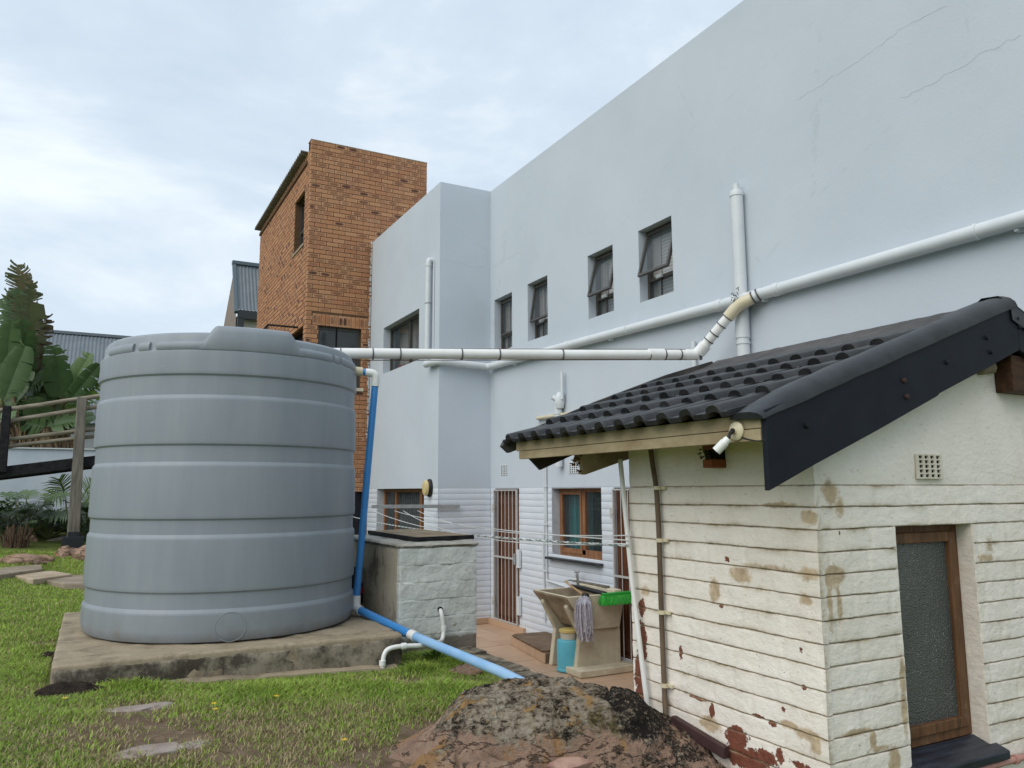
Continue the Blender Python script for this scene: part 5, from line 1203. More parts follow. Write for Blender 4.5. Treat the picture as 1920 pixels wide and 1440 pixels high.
# ------------------------------------------------------------------ boulder and stones
FW = Vector((math.sin(YAW), math.cos(YAW), 0)); RT = Vector((math.cos(YAW), -math.sin(YAW), 0))
def rockmat(name, lichen=True):
    t = NT(name); z = t.sep()[2]; f1 = t.noise(3.2, 8, .68); f2 = t.noise(16, 9, .74, None, .5); f3 = t.noise(60, 7, .78); f4 = t.noise(30, 8, .75, t.map((1,1,2.5)))
    pink = t.ramp(t.noise(7, 9, .72), (.28, (.22,.135,.10)), (.5, (.42,.28,.205)), (.74, (.56,.41,.29)))
    pink = t.mix(t.ramp(t.noise(4, 8, .72, t.map((1.3,1,.8))), (.54, 0.0), (.62, .9)), pink, (.44,.25,.10))
    pink = t.mix(t.ramp(t.noise(5.5, 8, .72, t.map((.8,1.2,1))), (.60, 0.0), (.66, .8)), pink, (.40,.33,.27))
    pink = t.mix(t.ramp(t.math('ADD', t.math('MULTIPLY', f2, .6), t.math('MULTIPLY', f3, .4)), (.565, 0.0), (.59, .92)), pink, (.035,.028,.022))
    ck = t.ramp(t.math('ABSOLUTE', t.math('SUBTRACT', t.noise(3.3, 6, .6, t.map((1,1,2.6))), .5)), (.0, 1.0), (.014, 0.0))
    pink = t.mix(t.math('MULTIPLY', ck, .8), pink, (.035,.026,.02))
    if lichen:
        mixn = t.math('ADD', t.math('MULTIPLY', f2, .45), t.math('ADD', t.math('MULTIPLY', f3, .2), t.math('MULTIPLY', f4, .35)))
        lic = t.ramp(t.math('ADD', mixn, t.math('MULTIPLY', t.math('SUBTRACT', t.noise(2.6, 6, .65), .5), .30)), (.455, (.028,.023,.018)), (.475, (.10,.078,.055)), (.497, (.25,.20,.145)), (.57, (.46,.405,.32)))
        lic = t.mix(t.ramp(t.noise(6, 8, .74, t.map((1,1,1.4))), (.56, 0.0), (.60, .85)), lic, (.48,.29,.11))
        lic = t.mix(t.ramp(t.noise(4.0, 7, .72, t.map((1.2,.8,1))), (.58, 0.0), (.64, .75)), lic, (.12,.095,.03))
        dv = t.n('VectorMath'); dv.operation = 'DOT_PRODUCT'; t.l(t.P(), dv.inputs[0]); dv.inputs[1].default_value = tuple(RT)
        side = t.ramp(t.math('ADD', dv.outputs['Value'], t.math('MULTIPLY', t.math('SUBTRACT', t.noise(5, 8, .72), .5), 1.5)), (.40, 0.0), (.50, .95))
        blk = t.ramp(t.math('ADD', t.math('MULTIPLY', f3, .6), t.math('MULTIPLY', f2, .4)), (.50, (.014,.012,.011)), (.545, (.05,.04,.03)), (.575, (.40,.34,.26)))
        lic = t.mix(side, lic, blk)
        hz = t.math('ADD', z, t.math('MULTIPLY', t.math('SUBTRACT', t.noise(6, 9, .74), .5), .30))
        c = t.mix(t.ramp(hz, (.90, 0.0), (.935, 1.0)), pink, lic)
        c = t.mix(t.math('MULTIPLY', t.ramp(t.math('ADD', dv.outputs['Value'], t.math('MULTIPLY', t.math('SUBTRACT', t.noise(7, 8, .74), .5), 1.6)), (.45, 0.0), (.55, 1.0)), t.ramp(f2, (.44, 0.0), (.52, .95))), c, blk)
    else: c = pink
    t.col(c); t.bump(t.math('ADD', t.math('MULTIPLY', f2, 1.3), t.math('ADD', f3, t.math('MULTIPLY', ck, -.8))), 1.0, .022); return t.done(.88, .2)
MAT['rock'] = rockmat('lichened_sandstone'); MAT['rock2'] = rockmat('brown_sandstone', False)
PQ = [-1.0,-.75,-.62,-.52,-.44,-.37,-.30,-.22,-.12,0,.12,.25,.36,.46,.55,.60,.66,.72,.80,.95,1.1]
PZ = [.62,.70,.76,.80,.83,.87,.955,1.025,1.052,1.066,1.072,1.062,1.042,1.036,1.02,.985,.93,.90,.86,.76,.66]
def bould(q, d):
    top = float(np.interp(q, PQ, PZ)); p = Vector((q, d, 0))
    k = noise.fractal(p*2.6+Vector((3,1,0)), .8, 2.0, 5)
    # stepped slabs in front, dipping towards the lawn
    tier = .885-.34*max(0, 3.50-d)+.06*noise.noise(p*2.0+Vector((9,0,0)))-.06*max(0, q-.35)
    st = .05; w_ = tier/st+.9*noise.noise(p*2.4+Vector((0,4,1))); fr = w_-math.floor(w_); tier = st*(math.floor(w_)+min(1, fr*fr*2.2))
    tier = min(tier, top+.0)
    f = 3.50+.09*noise.noise(Vector((q*2.6, 0, 2)))
    a = min(1, max(0, (d-(f-.10))/.12)); a = a**.6 if a > 0 else 0
    dome = top-.035*max(0, (3.66-d)/.16)**2
    z = tier*(1-a)+(dome+.012*k)*a
    if d > 3.80: b = min(1, (d-3.80)/.22); z = z*(1-b*b)+.60*b*b
    rd = abs(noise.noise(p*4.5))
    z += .008*k-.028*max(0, .09-rd)/.09+.022*abs(noise.noise(p*9.5))+.010*noise.fractal(p*17, .7, 2.1, 4)
    z -= .035*math.exp(-((d-(f-.10))/.022)**2)*min(1, max(0, (q+.5)*4))
    e = min(1, max(0, (q+.90)/.20)); z = z*e+.66*(1-e)
    return z
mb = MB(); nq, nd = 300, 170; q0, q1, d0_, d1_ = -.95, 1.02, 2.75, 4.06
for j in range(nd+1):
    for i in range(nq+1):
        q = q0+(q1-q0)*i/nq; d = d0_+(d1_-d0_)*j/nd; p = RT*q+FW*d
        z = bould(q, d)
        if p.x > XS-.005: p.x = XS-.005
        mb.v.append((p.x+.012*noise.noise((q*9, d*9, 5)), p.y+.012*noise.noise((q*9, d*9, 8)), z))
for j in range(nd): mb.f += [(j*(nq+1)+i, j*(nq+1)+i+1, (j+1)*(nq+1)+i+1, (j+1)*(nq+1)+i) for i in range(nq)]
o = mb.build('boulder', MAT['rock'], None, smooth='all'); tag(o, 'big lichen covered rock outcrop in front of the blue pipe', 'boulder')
def stone(name, c, rx, ry, rz, seed, mat, label, cat='rock', group=None, parent=None, flat=.0):
    bm = bmesh.new(); bmesh.ops.create_icosphere(bm, subdivisions=4, radius=1)
    for v in bm.verts:
        n_ = v.co.normalized(); k = 1+.30*noise.fractal(n_*1.3+Vector((seed,seed*.7,0)), .9, 2, 4)
        w_ = Vector((n_.x*rx, n_.y*ry, n_.z*rz))*k
        if flat and w_.z > rz*flat: w_.z = rz*flat+(w_.z-rz*flat)*.12
        v.co = w_+Vector(c)
    m2 = MB(); bm.verts.index_update(); m2.v = [tuple(v.co) for v in bm.verts]; m2.f = [tuple(v.index for v in f.verts) for f in bm.faces]; bm.free()
    o = m2.build(name, mat, parent, smooth='all')
    if label: tag(o, label, cat, group)
    return o
def onlawn(px, py, z=.84):
    p = at(px, py, 'z', z)
    for _ in range(4): p = at(px, py, 'z', gz(p.x, p.y))
    return p
def facet(name, px, py, z, rx, ry, rz, seed, mat, label):
    """angular broken stone"""
    R_ = random.Random(seed); p = at(px, py, 'z', z); bm = bmesh.new()
    for i in range(22):
        u_, v_ = R_.uniform(0, 6.283), R_.uniform(-.9, 1); h = math.sqrt(max(0, 1-v_*v_))
        bm.verts.new((p.x+rx*h*math.cos(u_), p.y+ry*h*math.sin(u_), z+rz*v_))
    r_ = bmesh.ops.convex_hull(bm, input=bm.verts[:])
    bmesh.ops.delete(bm, geom=[g_ for g_ in r_['geom_interior'] if isinstance(g_, bmesh.types.BMVert)], context='VERTS')
    bmesh.ops.subdivide_edges(bm, edges=bm.edges[:], cuts=3, use_grid_fill=True)
    for v in bm.verts: v.co += Vector((noise.noise(v.co*30), noise.noise(v.co*30+Vector((5,0,0))), noise.noise(v.co*30+Vector((0,7,0)))))*.007
    m2 = MB(); bm.verts.index_update(); m2.v = [tuple(v.co) for v in bm.verts]; m2.f = [tuple(v.index for v in f.verts) for f in bm.faces]; bm.free()
    o = m2.build(name, mat, None, smooth=True, angle=35); tag(o, label, 'rock'); return o
och = simple('ochre_stone', (.25,.13,.055), (.46,.30,.16), 12, .85, .2, .6, 40); pnk = simple('pink_stone', (.22,.12,.095), (.42,.28,.22), 12, .85, .2, .6, 40)
facet('rock', 1222, 1412, .82, .11, .10, .12, 4, och, 'ochre pointed rock at the right end of the boulder')
facet('rock', 1140, 1378, .875, .07, .06, .05, 9, och, 'small ochre stone wedged left of the pointed rock')
facet('rock', 1080, 1432, .81, .16, .10, .06, 11, pnk, 'pinkish angular slab at the foot of the boulder front')
facet('rock', 980, 1388, .855, .17, .09, .04, 14, simple('tan_stone', (.40,.30,.20), (.54,.44,.32), 6, .85, .2, .6, 40), 'flat tan slab leaning on the front of the boulder')
facet('rock', 1150, 1436, .80, .07, .06, .06, 17, pnk, 'small pink stone right of the pinkish slab')
p = at(1385, 1425, 'z', .76); stone('rock', (p.x-.03, p.y, .735), .10, .07, .055, 8, MAT['rock2'], 'orange brown stone lying against the outbuilding wall')
p = at(1352, 1388, 'z', .78); stone('rock', (p.x-.05, p.y, .775), .065, .05, .045, 12, MAT['rock2'], 'small tan stone against the outbuilding wall above the orange stone')
p = at(1330, 1436, 'z', .76); stone('rock', (p.x-.06, p.y-.03, .74), .09, .09, .06, 15, MAT['rock'], 'black mottled rock beside the end of the blue pipe')
gut = thing('brown_board_edge', (2.42, 2.9, .85), 'dark maroon board between the boulder and the outbuilding wall', 'board')
a = at(1262, 1345, 'x', XS-.035); b = at(1362, 1405, 'x', XS-.035)
mb = MB(); mb.bar(a+Vector((0,0,-.015)), b+Vector((0,0,-.015)), .03, .05); mb.build('board', simple('maroon_paint', (.045,.022,.022), (.075,.042,.04), 8, .6), gut, bevel=.004)
# flat rock showing through the lawn, loose stones
for i, (px, py, rx, ry, lb) in enumerate(((240,1330,.20,.06,'thin grey rock slab showing through the grass nearest the plinth'), (272,1408,.17,.075,'flat pinkish rock slab showing through bare soil in the lawn'), (352,1398,.10,.05,'smaller pinkish flat rock beside the rock slab in the lawn'))):
    p = onlawn(px, py); stone('rock', (p.x, p.y, gz(p.x, p.y)-.012), rx, ry, .035, 30+i, simple('pale_lawn_rock_%d' % i, (.25,.20,.175), (.36,.31,.28), 9, .9, .2, .6, 40), lb, flat=.5)
p = onlawn(92, 1232); stone('soil_clod', (p.x, p.y, .90), .09, .10, .035, 41, simple('black_soil', (.018,.014,.012), (.05,.038,.03), 20, .98, .1, .9, 60, .02), 'dark soil clod beside the left edge of the plinth', 'soil')
p = onlawn(128, 1302); stone('soil_heap', (p.x, p.y, gz(p.x, p.y)+.0), .17, .09, .062, 43, bpy.data.materials['black_soil'], 'black soil heap at the front left corner of the plinth', 'soil')
p = onlawn(805, 1262); stone('rock', (2.20, 4.78, gz(2.2, 4.78)), .10, .13, .06, 47, MAT['rock2'], 'pale stone behind the blue pipe near the grass tuft')

# ------------------------------------------------------------------ far left garden
def poly_slab(px, zc, th, name, mat, label, group):
    pts = [at(x, y, 'z', zc) for x, y in px]
    mb = MB(); mb.prism([(q.x, q.y) for q in pts], 'z', zc-th, zc); o = mb.build(name, mat, None, bevel=.012); tag(o, label, 'paving stone', group)
MAT['flag'] = simple('sandstone_flag', (.33,.26,.18), (.46,.38,.28), 4, .85, .2, .4, 30)
MAT['flag2'] = simple('brown_sandstone_flag', (.20,.165,.125), (.32,.265,.20), 4, .85, .2, .4, 30)
poly_slab([(-40,1066),(78,1058),(80,1066),(0,1077),(-40,1080)], 1.03, .10, 'flagstone', MAT['flag2'], 'grey brown flagstone, upper of the three at the far lawn edge', 'flagstones')
poly_slab([(5,1074),(100,1070),(136,1076),(62,1086)], .995, .07, 'flagstone', MAT['flag'], 'pale sandy flagstone, middle of the three at the far lawn edge', 'flagstones')
poly_slab([(78,1086),(140,1078),(200,1076),(200,1094),(120,1094)], .965, .07, 'flagstone', MAT['flag2'], 'brown flagstone running behind the tank at the far lawn edge', 'flagstones')
p = at(52, 1052, 'z', 1.05); stone('rock', (p.x, p.y, 1.03), .28, .3, .12, 51, MAT['rock2'], 'low brown rock mound in the far lawn')
p = at(125, 1048, 'z', 1.0); stone('rock', (p.x, p.y, 1.0), .17, .25, .17, 53, MAT['rock2'], 'rounded reddish rock left of the pair under the post')
p = at(162, 1050, 'z', 1.0); stone('rock', (p.x, p.y, 1.0), .19, .25, .20, 55, MAT['rock2'], 'rounded reddish rock right of the pair, touching the tank edge')
p = at(57, 1012, 'z', 1.2); stone('rock', (p.x, p.y, 1.2), .10, .1, .08, 57, MAT['rock2'], 'small tan rock beside the dead stump')
stump = thing('dead_stump', at(30, 1022, 'z', 1.17), 'brown spiky dead plant stump on the far lawn', 'stump')
sp_ = Vector(stump.location); mb = MB()
for i in range(90):
    a = random.uniform(0, 6.28); r_ = random.uniform(.03, .17); h = random.uniform(.12, .32)
    mb.tube([sp_+Vector((r_*math.cos(a), r_*math.sin(a), -.05)), sp_+Vector((r_*1.4*math.cos(a), r_*1.4*math.sin(a), h))], [.016, .006], 5)
mb.build('spikes', simple('dry_brown_spikes', (.05,.03,.02), (.17,.11,.07), 25, .95), stump)
bw = thing('garden_wall', (-4, 17.6, 1), 'low blue white plastered garden wall behind the ramp', 'wall')
mb = MB(); mb.box(-30, 2.9, 17.5, 17.75, .6, 2.775); mb.build('wall', simple('blue_white_plaster', (.50,.56,.63), (.58,.64,.70), 2, .75, .3, .2, 40), bw)
mb = MB(); mb.box(-30, 2.9, 17.46, 17.79, 2.777, 2.80); mb.build('coping', MAT['greypvc'], bw)
# ramp: black beams, poles and posts
ramp = thing('timber_ramp', (-.2, 14, 1.2), 'sloping timber walkway with pole rails and black beams', 'walkway')
def ln(pa, pb, Y, ext0=2.5, ext1=.35):
    a = at(*pa, 'y', Y); b = at(*pb, 'y', Y); d = (b-a); return a-d*ext0/d.length, b+d*(.9)
for pa, pb, r_ in (((0,770),(150,748),.036), ((0,792),(150,768),.036), ((0,826),(150,808),.033), ((0,839),(150,821),.033)):
    a, b = ln(pa, pb, 14.08); mb = MB(); mb.tube([a.lerp(b, i/12)+Vector((0,0,.012*noise.noise((i*.7, pa[1], 0)))) for i in range(13)], [r_*(1+.08*noise.noise((i*.9, 3, pa[1]))) for i in range(13)], 10); mb.build('rail_pole', MAT['pole'], ramp, smooth=True)
a, b = ln((0,886), (182,864), 14.05); mb = MB(); mb.bar(a, b, .09, .17); mb.build('beam', MAT['blackwood'], ramp, bevel=.01)
mb = MB(); mb.bar(a+Vector((0,1.3,0)), b+Vector((0,1.3,0)), .09, .17); mb.build('beam', MAT['blackwood'], ramp, bevel=.01)
for i in range(26):
    f = (i+.5)/26; c_ = a.lerp(b, f)+Vector((0,.70,.045)); mb = MB(); mb.bar(c_-Vector((0,.60,0)), c_+Vector((0,.60,0)), .15, .035); mb.build('deck_plank', MAT['blackwood'], ramp)
pt, pb_ = at(158, 745, 'y', 13.97), at(139, 1004, 'y', 13.97)
def tpost(mb, a, b, w0, w1):
    vs = []
    for p_, w_ in ((a, w0), (b, w1)):
        for i, j in ((-1,-1),(1,-1),(1,1),(-1,1)): vs.append(p_+Vector((i*w_/2, j*w_/2, 0)))
    mb.add(vs, [(0,1,2,3),(7,6,5,4),(0,4,5,1),(1,5,6,2),(2,6,7,3),(3,7,4,0)])
mb = MB(); tpost(mb, Vector((pt.x-.03, 13.97, pt.z)), Vector((pb_.x-.01, 13.97, 1.02)), .135, .175); mb.build('post', MAT['greywood'], ramp, bevel=.012)
mb = MB(); mb.box(-.37, -.07, 13.82, 14.1, 1.0, 1.275); mb.box(-.30, -.13, 13.88, 14.06, 1.27, 1.35); mb.build('post_shoe', simple('black_steel', (.012,.014,.018), (.02,.022,.026), 8, .5), ramp, bevel=.006)
pp0 = at(11, 792, 'y', 13.98); mb = MB(); tpost(mb, Vector((pp0.x, 13.98, pp0.z+.25)), Vector((pp0.x, 13.98, 2.25)), .11, .12); mb.build('post', MAT['blackwood'], ramp, bevel=.01)
lg = at(80, 1021, 'z', 1.15); lg2 = at(190, 990, 'y', 15.2)
o = MB().tube([at(85, 1019, 'y', 15), at(122, 1010, 'y', 15.1), at(200, 985, 'y', 15.3)], [.05,.055,.06], 9).build('fallen_pole', MAT['pole'], None, smooth=True); tag(o, 'weathered pole lying on the lawn behind the post', 'pole')
# houses behind
def corrugated(mb, x0, x1, p_low, p_top, pitch=.11, amp=.016):
    n = int((x1-x0)/pitch*4)
    for i in range(n+1):
        x = x0+(x1-x0)*i/n; d = amp*(1 if (i % 4) in (1, 2) else -1)*.5
        for (y, z) in (p_low, p_top): mb.v.append((x, y-d*.5, z+d))
    for i in range(n): mb.f.append((2*i, 2*i+2, 2*i+3, 2*i+1))
MAT['zinc'] = simple('grey_blue_roof_sheet', (.13,.155,.175), (.16,.185,.205), 3, .5, .4)
h1 = thing('shed_behind', (-6, 28, 1), 'grey house with corrugated roof behind the banana plants', 'building')
mb = MB(); corrugated(mb, -16, 1.9, (25.2, 3.9), (28.5, 7.02)); mb.build('roof', MAT['zinc'], h1)
mb = MB(); mb.box(-16, 1.9, 25.5, 31, .8, 3.95); mb.add([(1.9,25.5,3.9),(1.9,28.5,6.9),(1.9,31.5,3.9)], [(0,1,2)]); mb.build('wall', simple('far_grey_wall', (.35,.37,.39), None), h1)
mb = MB(); mb.box(-16, 1.95, 28.42, 28.62, 7.0, 7.09); mb.build('ridge_cap', MAT['zinc'], h1)
h2 = thing('gabled_house_behind', (7, 32, 1), 'house with grey corrugated roof left of the brick tower', 'building')
mb = MB(); corrugated(mb, 4.32, 9, (29.6, 8.62), (30.6, 10.62), .13, .025); mb.build('roof', MAT['zinc'], h2)
mb = MB(); mb.box(4.2, 9, 30.5, 30.75, 10.6, 10.73); mb.bar((4.27, 29.55, 8.5), (4.27, 30.65, 10.68), .12, .16); mb.build('ridge_cap', simple('slate_blue_trim', (.10,.13,.155), None), h2)
mb = MB(); mb.box(4.33, 9, 29.5, 29.66, 8.28, 8.6); mb.box(4.33, 4.55, 29.5, 29.7, 6.5, 8.3); mb.build('fascia', simple('charcoal_trim', (.03,.034,.038), None), h2)
mb = MB(); mb.box(4.4, 9, 29.9, 36, 1, 8.5); mb.build('wall', simple('cream_wall', (.55,.52,.44), None), h2)
mb = MB(); mb.add([(4.3,29.7,1),(4.3,36,1),(4.3,36,8.4),(4.3,33.2,8.4),(4.3,30.7,10.5),(4.3,29.75,8.6)], [(0,1,2,3,4,5)]); mb.build('gable_wall', simple('brown_gable', (.16,.115,.085), (.24,.18,.135), 6), h2)

# ------------------------------------------------------------------ plants
def leafmat(name, a, b, trans=.18):
    t = NT(name); ri = t.n('ObjectInfo').outputs['Random']
    c = t.mix(ri, a, b); c = t.mix(t.ramp(t.noise(7, 5, .6), (.4, 0.0), (.7, .4)), c, tuple(x*.55 for x in a)); t.col(c)
    t.b.inputs['Transmission Weight'].default_value = 0
    t.b.inputs['Subsurface Weight'].default_value = 0
    return t.done(.42, .4)
MAT['ban'] = leafmat('banana_leaf_green', (.05,.095,.032), (.11,.185,.06)); MAT['bane'] = leafmat('browned_leaf', (.085,.065,.035), (.13,.11,.05)); MAT['band'] = leafmat('ragged_leaf_green', (.06,.075,.028), (.11,.125,.045)); MAT['phi'] = leafmat('lobed_leaf_green', (.09,.17,.025), (.16,.25,.04))
MAT['phid'] = leafmat('shaded_leaf_green', (.035,.07,.02), (.075,.125,.04)); MAT['fern'] = leafmat('silvery_leaf_green', (.10,.16,.075), (.18,.25,.13))
MAT['trunk'] = simple('fibrous_trunk', (.10,.065,.035), (.30,.23,.14), 8, .9, .2, .6, 40, sc=(4,4,.6)); MAT['stalk'] = simple('leaf_stalk', (.12,.15,.05), (.19,.20,.08), 6, .5)
def leaf(base, tip, w, tears, mat, parent, droop=.12, seed=0, roll=None, face=None):
    """paddle leaf: folded midrib, two torn halves"""
    R_ = random.Random(seed); base, tip = Vector(base), Vector(tip); L = (tip-base).length
    d = (tip-base).normalized(); n_ = (face or Vector((-.25,-1,.35))); n_ = (n_-d*n_.dot(d)).normalized(); sd = d.cross(n_).normalized()
    if roll: rot = Matrix.Rotation(roll, 3, d); n_ = rot @ n_; sd = rot @ sd
    mb = MB(); N = 46 if tears > .6 else 26
    def mid(t_): return base.lerp(tip, t_) + n_*(droop*L*(t_*t_)*.4) + Vector((0,0,-droop*L*t_**2.2*.7))
    def hw(t_): return w*.5*max(.0, (math.sin(math.pi*min(1, t_*.9+.07)))**.34)*(1-.15*t_)
    for s_ in (-1, 1):
        i = 0
        while i < N:
            rag = R_.random() < tears
            seg = R_.randint(1, 2) if rag else R_.randint(4, 9)
            j = min(N, i+seg); lean = R_.uniform(.0, .30)*w if rag else R_.uniform(.0, .06)*w; dr = R_.uniform(-.1, .22) if rag else .08; b0 = len(mb.v); m = j-i
            sc = R_.uniform(.72, 1.08) if rag and tears > .6 else R_.uniform(.93, 1)
            for k in range(i, j+1):
                t_ = k/N; sq = .7 if rag else .96
                te = (i+m*.5+(k-i-m*.5)*sq)/N
                c_ = mid(t_); e_ = mid(te); h = hw(te)*sc
                mb.v += [tuple(c_), tuple(e_*.5+c_*.5+sd*(s_*h*.55)+n_*(.18*h)+d*(lean*.4)), tuple(e_+sd*(s_*h)+n_*(.10*h)+d*lean+Vector((0,0,-dr*h)))]
            for k in range(m): q = b0+3*k; mb.f += [(q, q+3, q+4, q+1), (q+1, q+4, q+5, q+2)]
            i = j
    o = mb.build('leaf', mat, parent, smooth='all')
    return o
def stalk(parent, a, b, r0=.03, r1=.012, bow=.08):
    a, b = Vector(a), Vector(b); m_ = (a+b)/2+Vector((0,-.0,bow)); mb = MB(); mb.tube(arc(a, m_, b, 8), [r0+(r1-r0)*i/8 for i in range(9)], 7); mb.build('leaf_stalk', MAT['stalk'], parent, smooth=True)
def strel(name, label, base_px, crown_px, Y, leaves, rt, mat, group='banana like plants'):
    p0 = at(*base_px, 'y', Y); p1 = at(*crown_px, 'y', Y); g = gz(p0.x, Y)
    pl = thing(name, (p0.x, Y, g), label, 'plant', group)
    mb = MB(); n = 14; pts = [Vector((p0.x, Y, g-.05)).lerp(p1, i/n)+Vector((.03*noise.noise((i*.6,Y,0)),0,0)) for i in range(n+1)]
    mb.tube(pts, [rt*(1.15-.35*i/n+.08*noise.noise((i*1.9, Y, 2))) for i in range(n+1)], 12); mb.build('trunk', MAT['trunk'], pl, smooth=True)
    mb = MB()
    for i in range(60):
        f = R0_.random(); c_ = pts[0].lerp(p1, f); a = R0_.uniform(0, 6.28); mb.tube([c_+Vector((rt*math.cos(a), rt*math.sin(a), .25)), c_+Vector((rt*1.5*math.cos(a), rt*1.5*math.sin(a), -.1)), c_+Vector((rt*1.8*math.cos(a), rt*1.8*math.sin(a), -.45))], [.03,.025,.006], 4)
    mb.build('dry_sheaths', MAT['trunk'], pl)
    for k, (bx, by, tx, ty, w_, tears, dy0, dy1, mt) in enumerate(leaves):
        b = at(bx, by, 'y', Y+dy0); tt = at(tx, ty, 'y', Y+dy1); stalk(pl, p1.lerp(p0, .12*R0_.random()), b); leaf(b, tt, w_, tears, MAT[mt], pl, seed=k+int(Y*10), roll=R0_.uniform(-.5, .5))
    return pl
R0_ = random.Random(5)
strel('banana_plant', 'tall banana plant with ragged upright leaves at the left edge', (42, 900), (46, 735), 19.0, [
    (46,640,33,485,.62,.92,.1,.0,'band'),(52,650,47,500,.60,.95,-.1,-.2,'bane'),(56,690,56,520,.66,.95,-.5,-.7,'band'),(44,690,40,530,.66,.9,-.3,-.3,'ban'),(36,680,24,540,.58,.9,.2,.2,'ban'),(30,690,8,550,.55,.9,.2,.5,'ban'),(60,705,70,560,.55,.97,-.3,-.4,'bane'),(64,705,89,582,.42,.97,-.2,-.3,'bane'),(50,700,44,590,.5,.8,-.6,-.8,'ban'),
    (40,730,-20,640,.7,.65,.2,-.4,'ban'),(50,730,92,700,.6,.6,-.3,-.8,'ban'),(35,740,10,700,.5,.6,.3,.4,'ban'),(58,720,75,640,.5,.9,.2,.2,'band'),(45,745,76,765,.5,.8,-.2,-.4,'band'),(30,720,52,612,.6,.7,-.5,-.8,'ban')], .19, 'ban')
strel('banana_plant', 'banana plant with broad fresh green leaves beside the tank', (118, 900), (118, 770), 18.4, [
    (114,735,100,640,.55,.62,0,-.2,'ban'),(122,745,172,655,.52,.6,-.2,-.4,'ban'),(126,758,190,674,.42,.5,-.4,-.8,'ban'),(108,750,84,668,.55,.4,.2,.3,'band'),(128,770,196,708,.5,.9,-.3,-.6,'phi'),(112,762,60,700,.6,.4,.3,.2,'ban'),(116,765,140,690,.5,.3,.4,.7,'ban'),
    (120,780,165,760,.5,.6,0,-.4,'ban'),(110,778,70,770,.5,.6,.2,-.3,'ban'),(112,745,108,668,.6,.3,-.3,-.5,'ban')], .17, 'ban')
strel('banana_plant', 'dark leaved banana plant cut by the left frame edge', (-10, 900), (0, 760), 18.0, [
    (5,735,24,590,.55,.65,0,-.2,'ban'),(0,740,-25,600,.8,.3,.2,.2,'ban'),(8,750,50,640,.6,.5,-.3,-.4,'ban'),(6,760,62,690,.6,.6,.2,.1,'ban'),(4,770,32,770,.5,.7,-.2,-.3,'ban'),(-2,765,-30,790,.6,.6,0,-.3,'ban'),(5,755,40,720,.6,.3,.3,.6,'ban'),(10,770,75,745,.55,.7,.3,.4,'ban')], .2, 'ban')
strel('banana_plant', 'low banana plant behind the pole rails', (85, 900), (86, 800), 18.2, [
    (84,790,55,745,.6,.5,0,-.3,'ban'),(88,790,130,750,.6,.5,.2,.2,'ban'),(84,800,50,790,.5,.6,-.2,-.2,'ban'),(88,800,160,785,.5,.6,-.2,-.2,'ban'),(86,795,90,735,.6,.4,.4,.4,'ban'),(86,800,30,770,.55,.6,.3,.3,'ban'),(90,800,178,775,.6,.6,.1,.2,'ban')], .2, 'ban')
def lobed(base, tip, w, n, mat, parent, seed=0, face=None, lobew=.055):
    R_ = random.Random(seed); base, tip = Vector(base), Vector(tip); L = (tip-base).length; d = (tip-base).normalized()
    n_ = (face or Vector((-.2,-.8,.7))); n_ = (n_-d*n_.dot(d)).normalized(); sd = d.cross(n_); mb = MB()
    def mid(t_): return base.lerp(tip, t_)+Vector((0,0,-.10*L*t_*t_))
    for s_ in (-1, 1):
        for i in range(n):
            t_ = .06+.9*i/n; a = math.radians(82-55*t_+R_.uniform(-6,6)); l_ = w*(.35+.65*math.sin(math.pi*min(.96, t_*.85+.18)))*R_.uniform(.85,1.1)
            di = d*math.cos(a)+sd*(s_*math.sin(a)); c_ = mid(t_); pr = n_.cross(di).normalized(); wl = lobew*L*.5
            e1_ = c_+di*(l_*.6)+n_*.03*l_; e2_ = c_+di*l_+Vector((0,0,-.18*l_))
            mb.add([c_-pr*wl*.8, c_+pr*wl*.8, e1_+pr*wl, e1_-pr*wl, e2_], [(0,1,2,3),(3,2,4)])
    m2 = [mid(i/8) for i in range(9)]; b0 = len(mb.v)
    for i, p_ in enumerate(m2): ww = .06*L*(1-.8*i/8); mb.v += [tuple(p_-sd*ww), tuple(p_+sd*ww)]
    mb.f += [(b0+2*i, b0+2*i+1, b0+2*i+3, b0+2*i+2) for i in range(8)]
    mb.build('leaf', mat, parent)
def rosette(name, label, px, py, Y, n, size, mat, seed, spread=1.0, up=.5, tips=(), group='garden plants by the wall', stem=None):
    p0 = at(px, py, 'y', Y); g = gz(p0.x, Y); R_ = random.Random(seed)
    pl = thing(name, (p0.x, Y, g), label, 'plant', group); c0 = Vector((p0.x, Y, g))
    for i in range(n):
        a = 6.28*i/n+R_.uniform(-.3,.3); el = R_.uniform(up-.35, up+.35); h = size*R_.uniform(.5, 1.0)
        b = c0+Vector((math.cos(a)*math.cos(el), math.sin(a)*math.cos(el)*.8, math.sin(el)+.25))*h*.75*spread; tt = b+Vector((math.cos(a)*math.cos(el*.6), math.sin(a)*math.cos(el*.6), math.sin(el*.6)-.15))*h*.7
        stalk(pl, c0, b, .018, .008, .05); lobed(b, tt, h*.36, 12, mat, pl, seed*100+i, face=Vector((math.cos(a)*-.4, -.5, .9)))
    for k, (bx, by, tx, ty, w_) in enumerate(tips):
        b = at(bx, by, 'y', Y); tt = at(tx, ty, 'y', Y-.2); stalk(pl, c0, b, .016, .009, .1); lobed(b, tt, w_, 11, MAT['phi'], pl, seed*77+k, face=Vector((-.1,-1,.4)), lobew=.06)
    return pl
rosette('lobed_leaf_plant', 'plant with big bright lobed leaf held up in front of the wall', 128, 985, 16.3, 12, .55, MAT['phid'], 3, tips=((122,925,110,893,.36),(121,922,82,935,.28),(160,922,175,900,.26),(158,945,172,925,.24)))
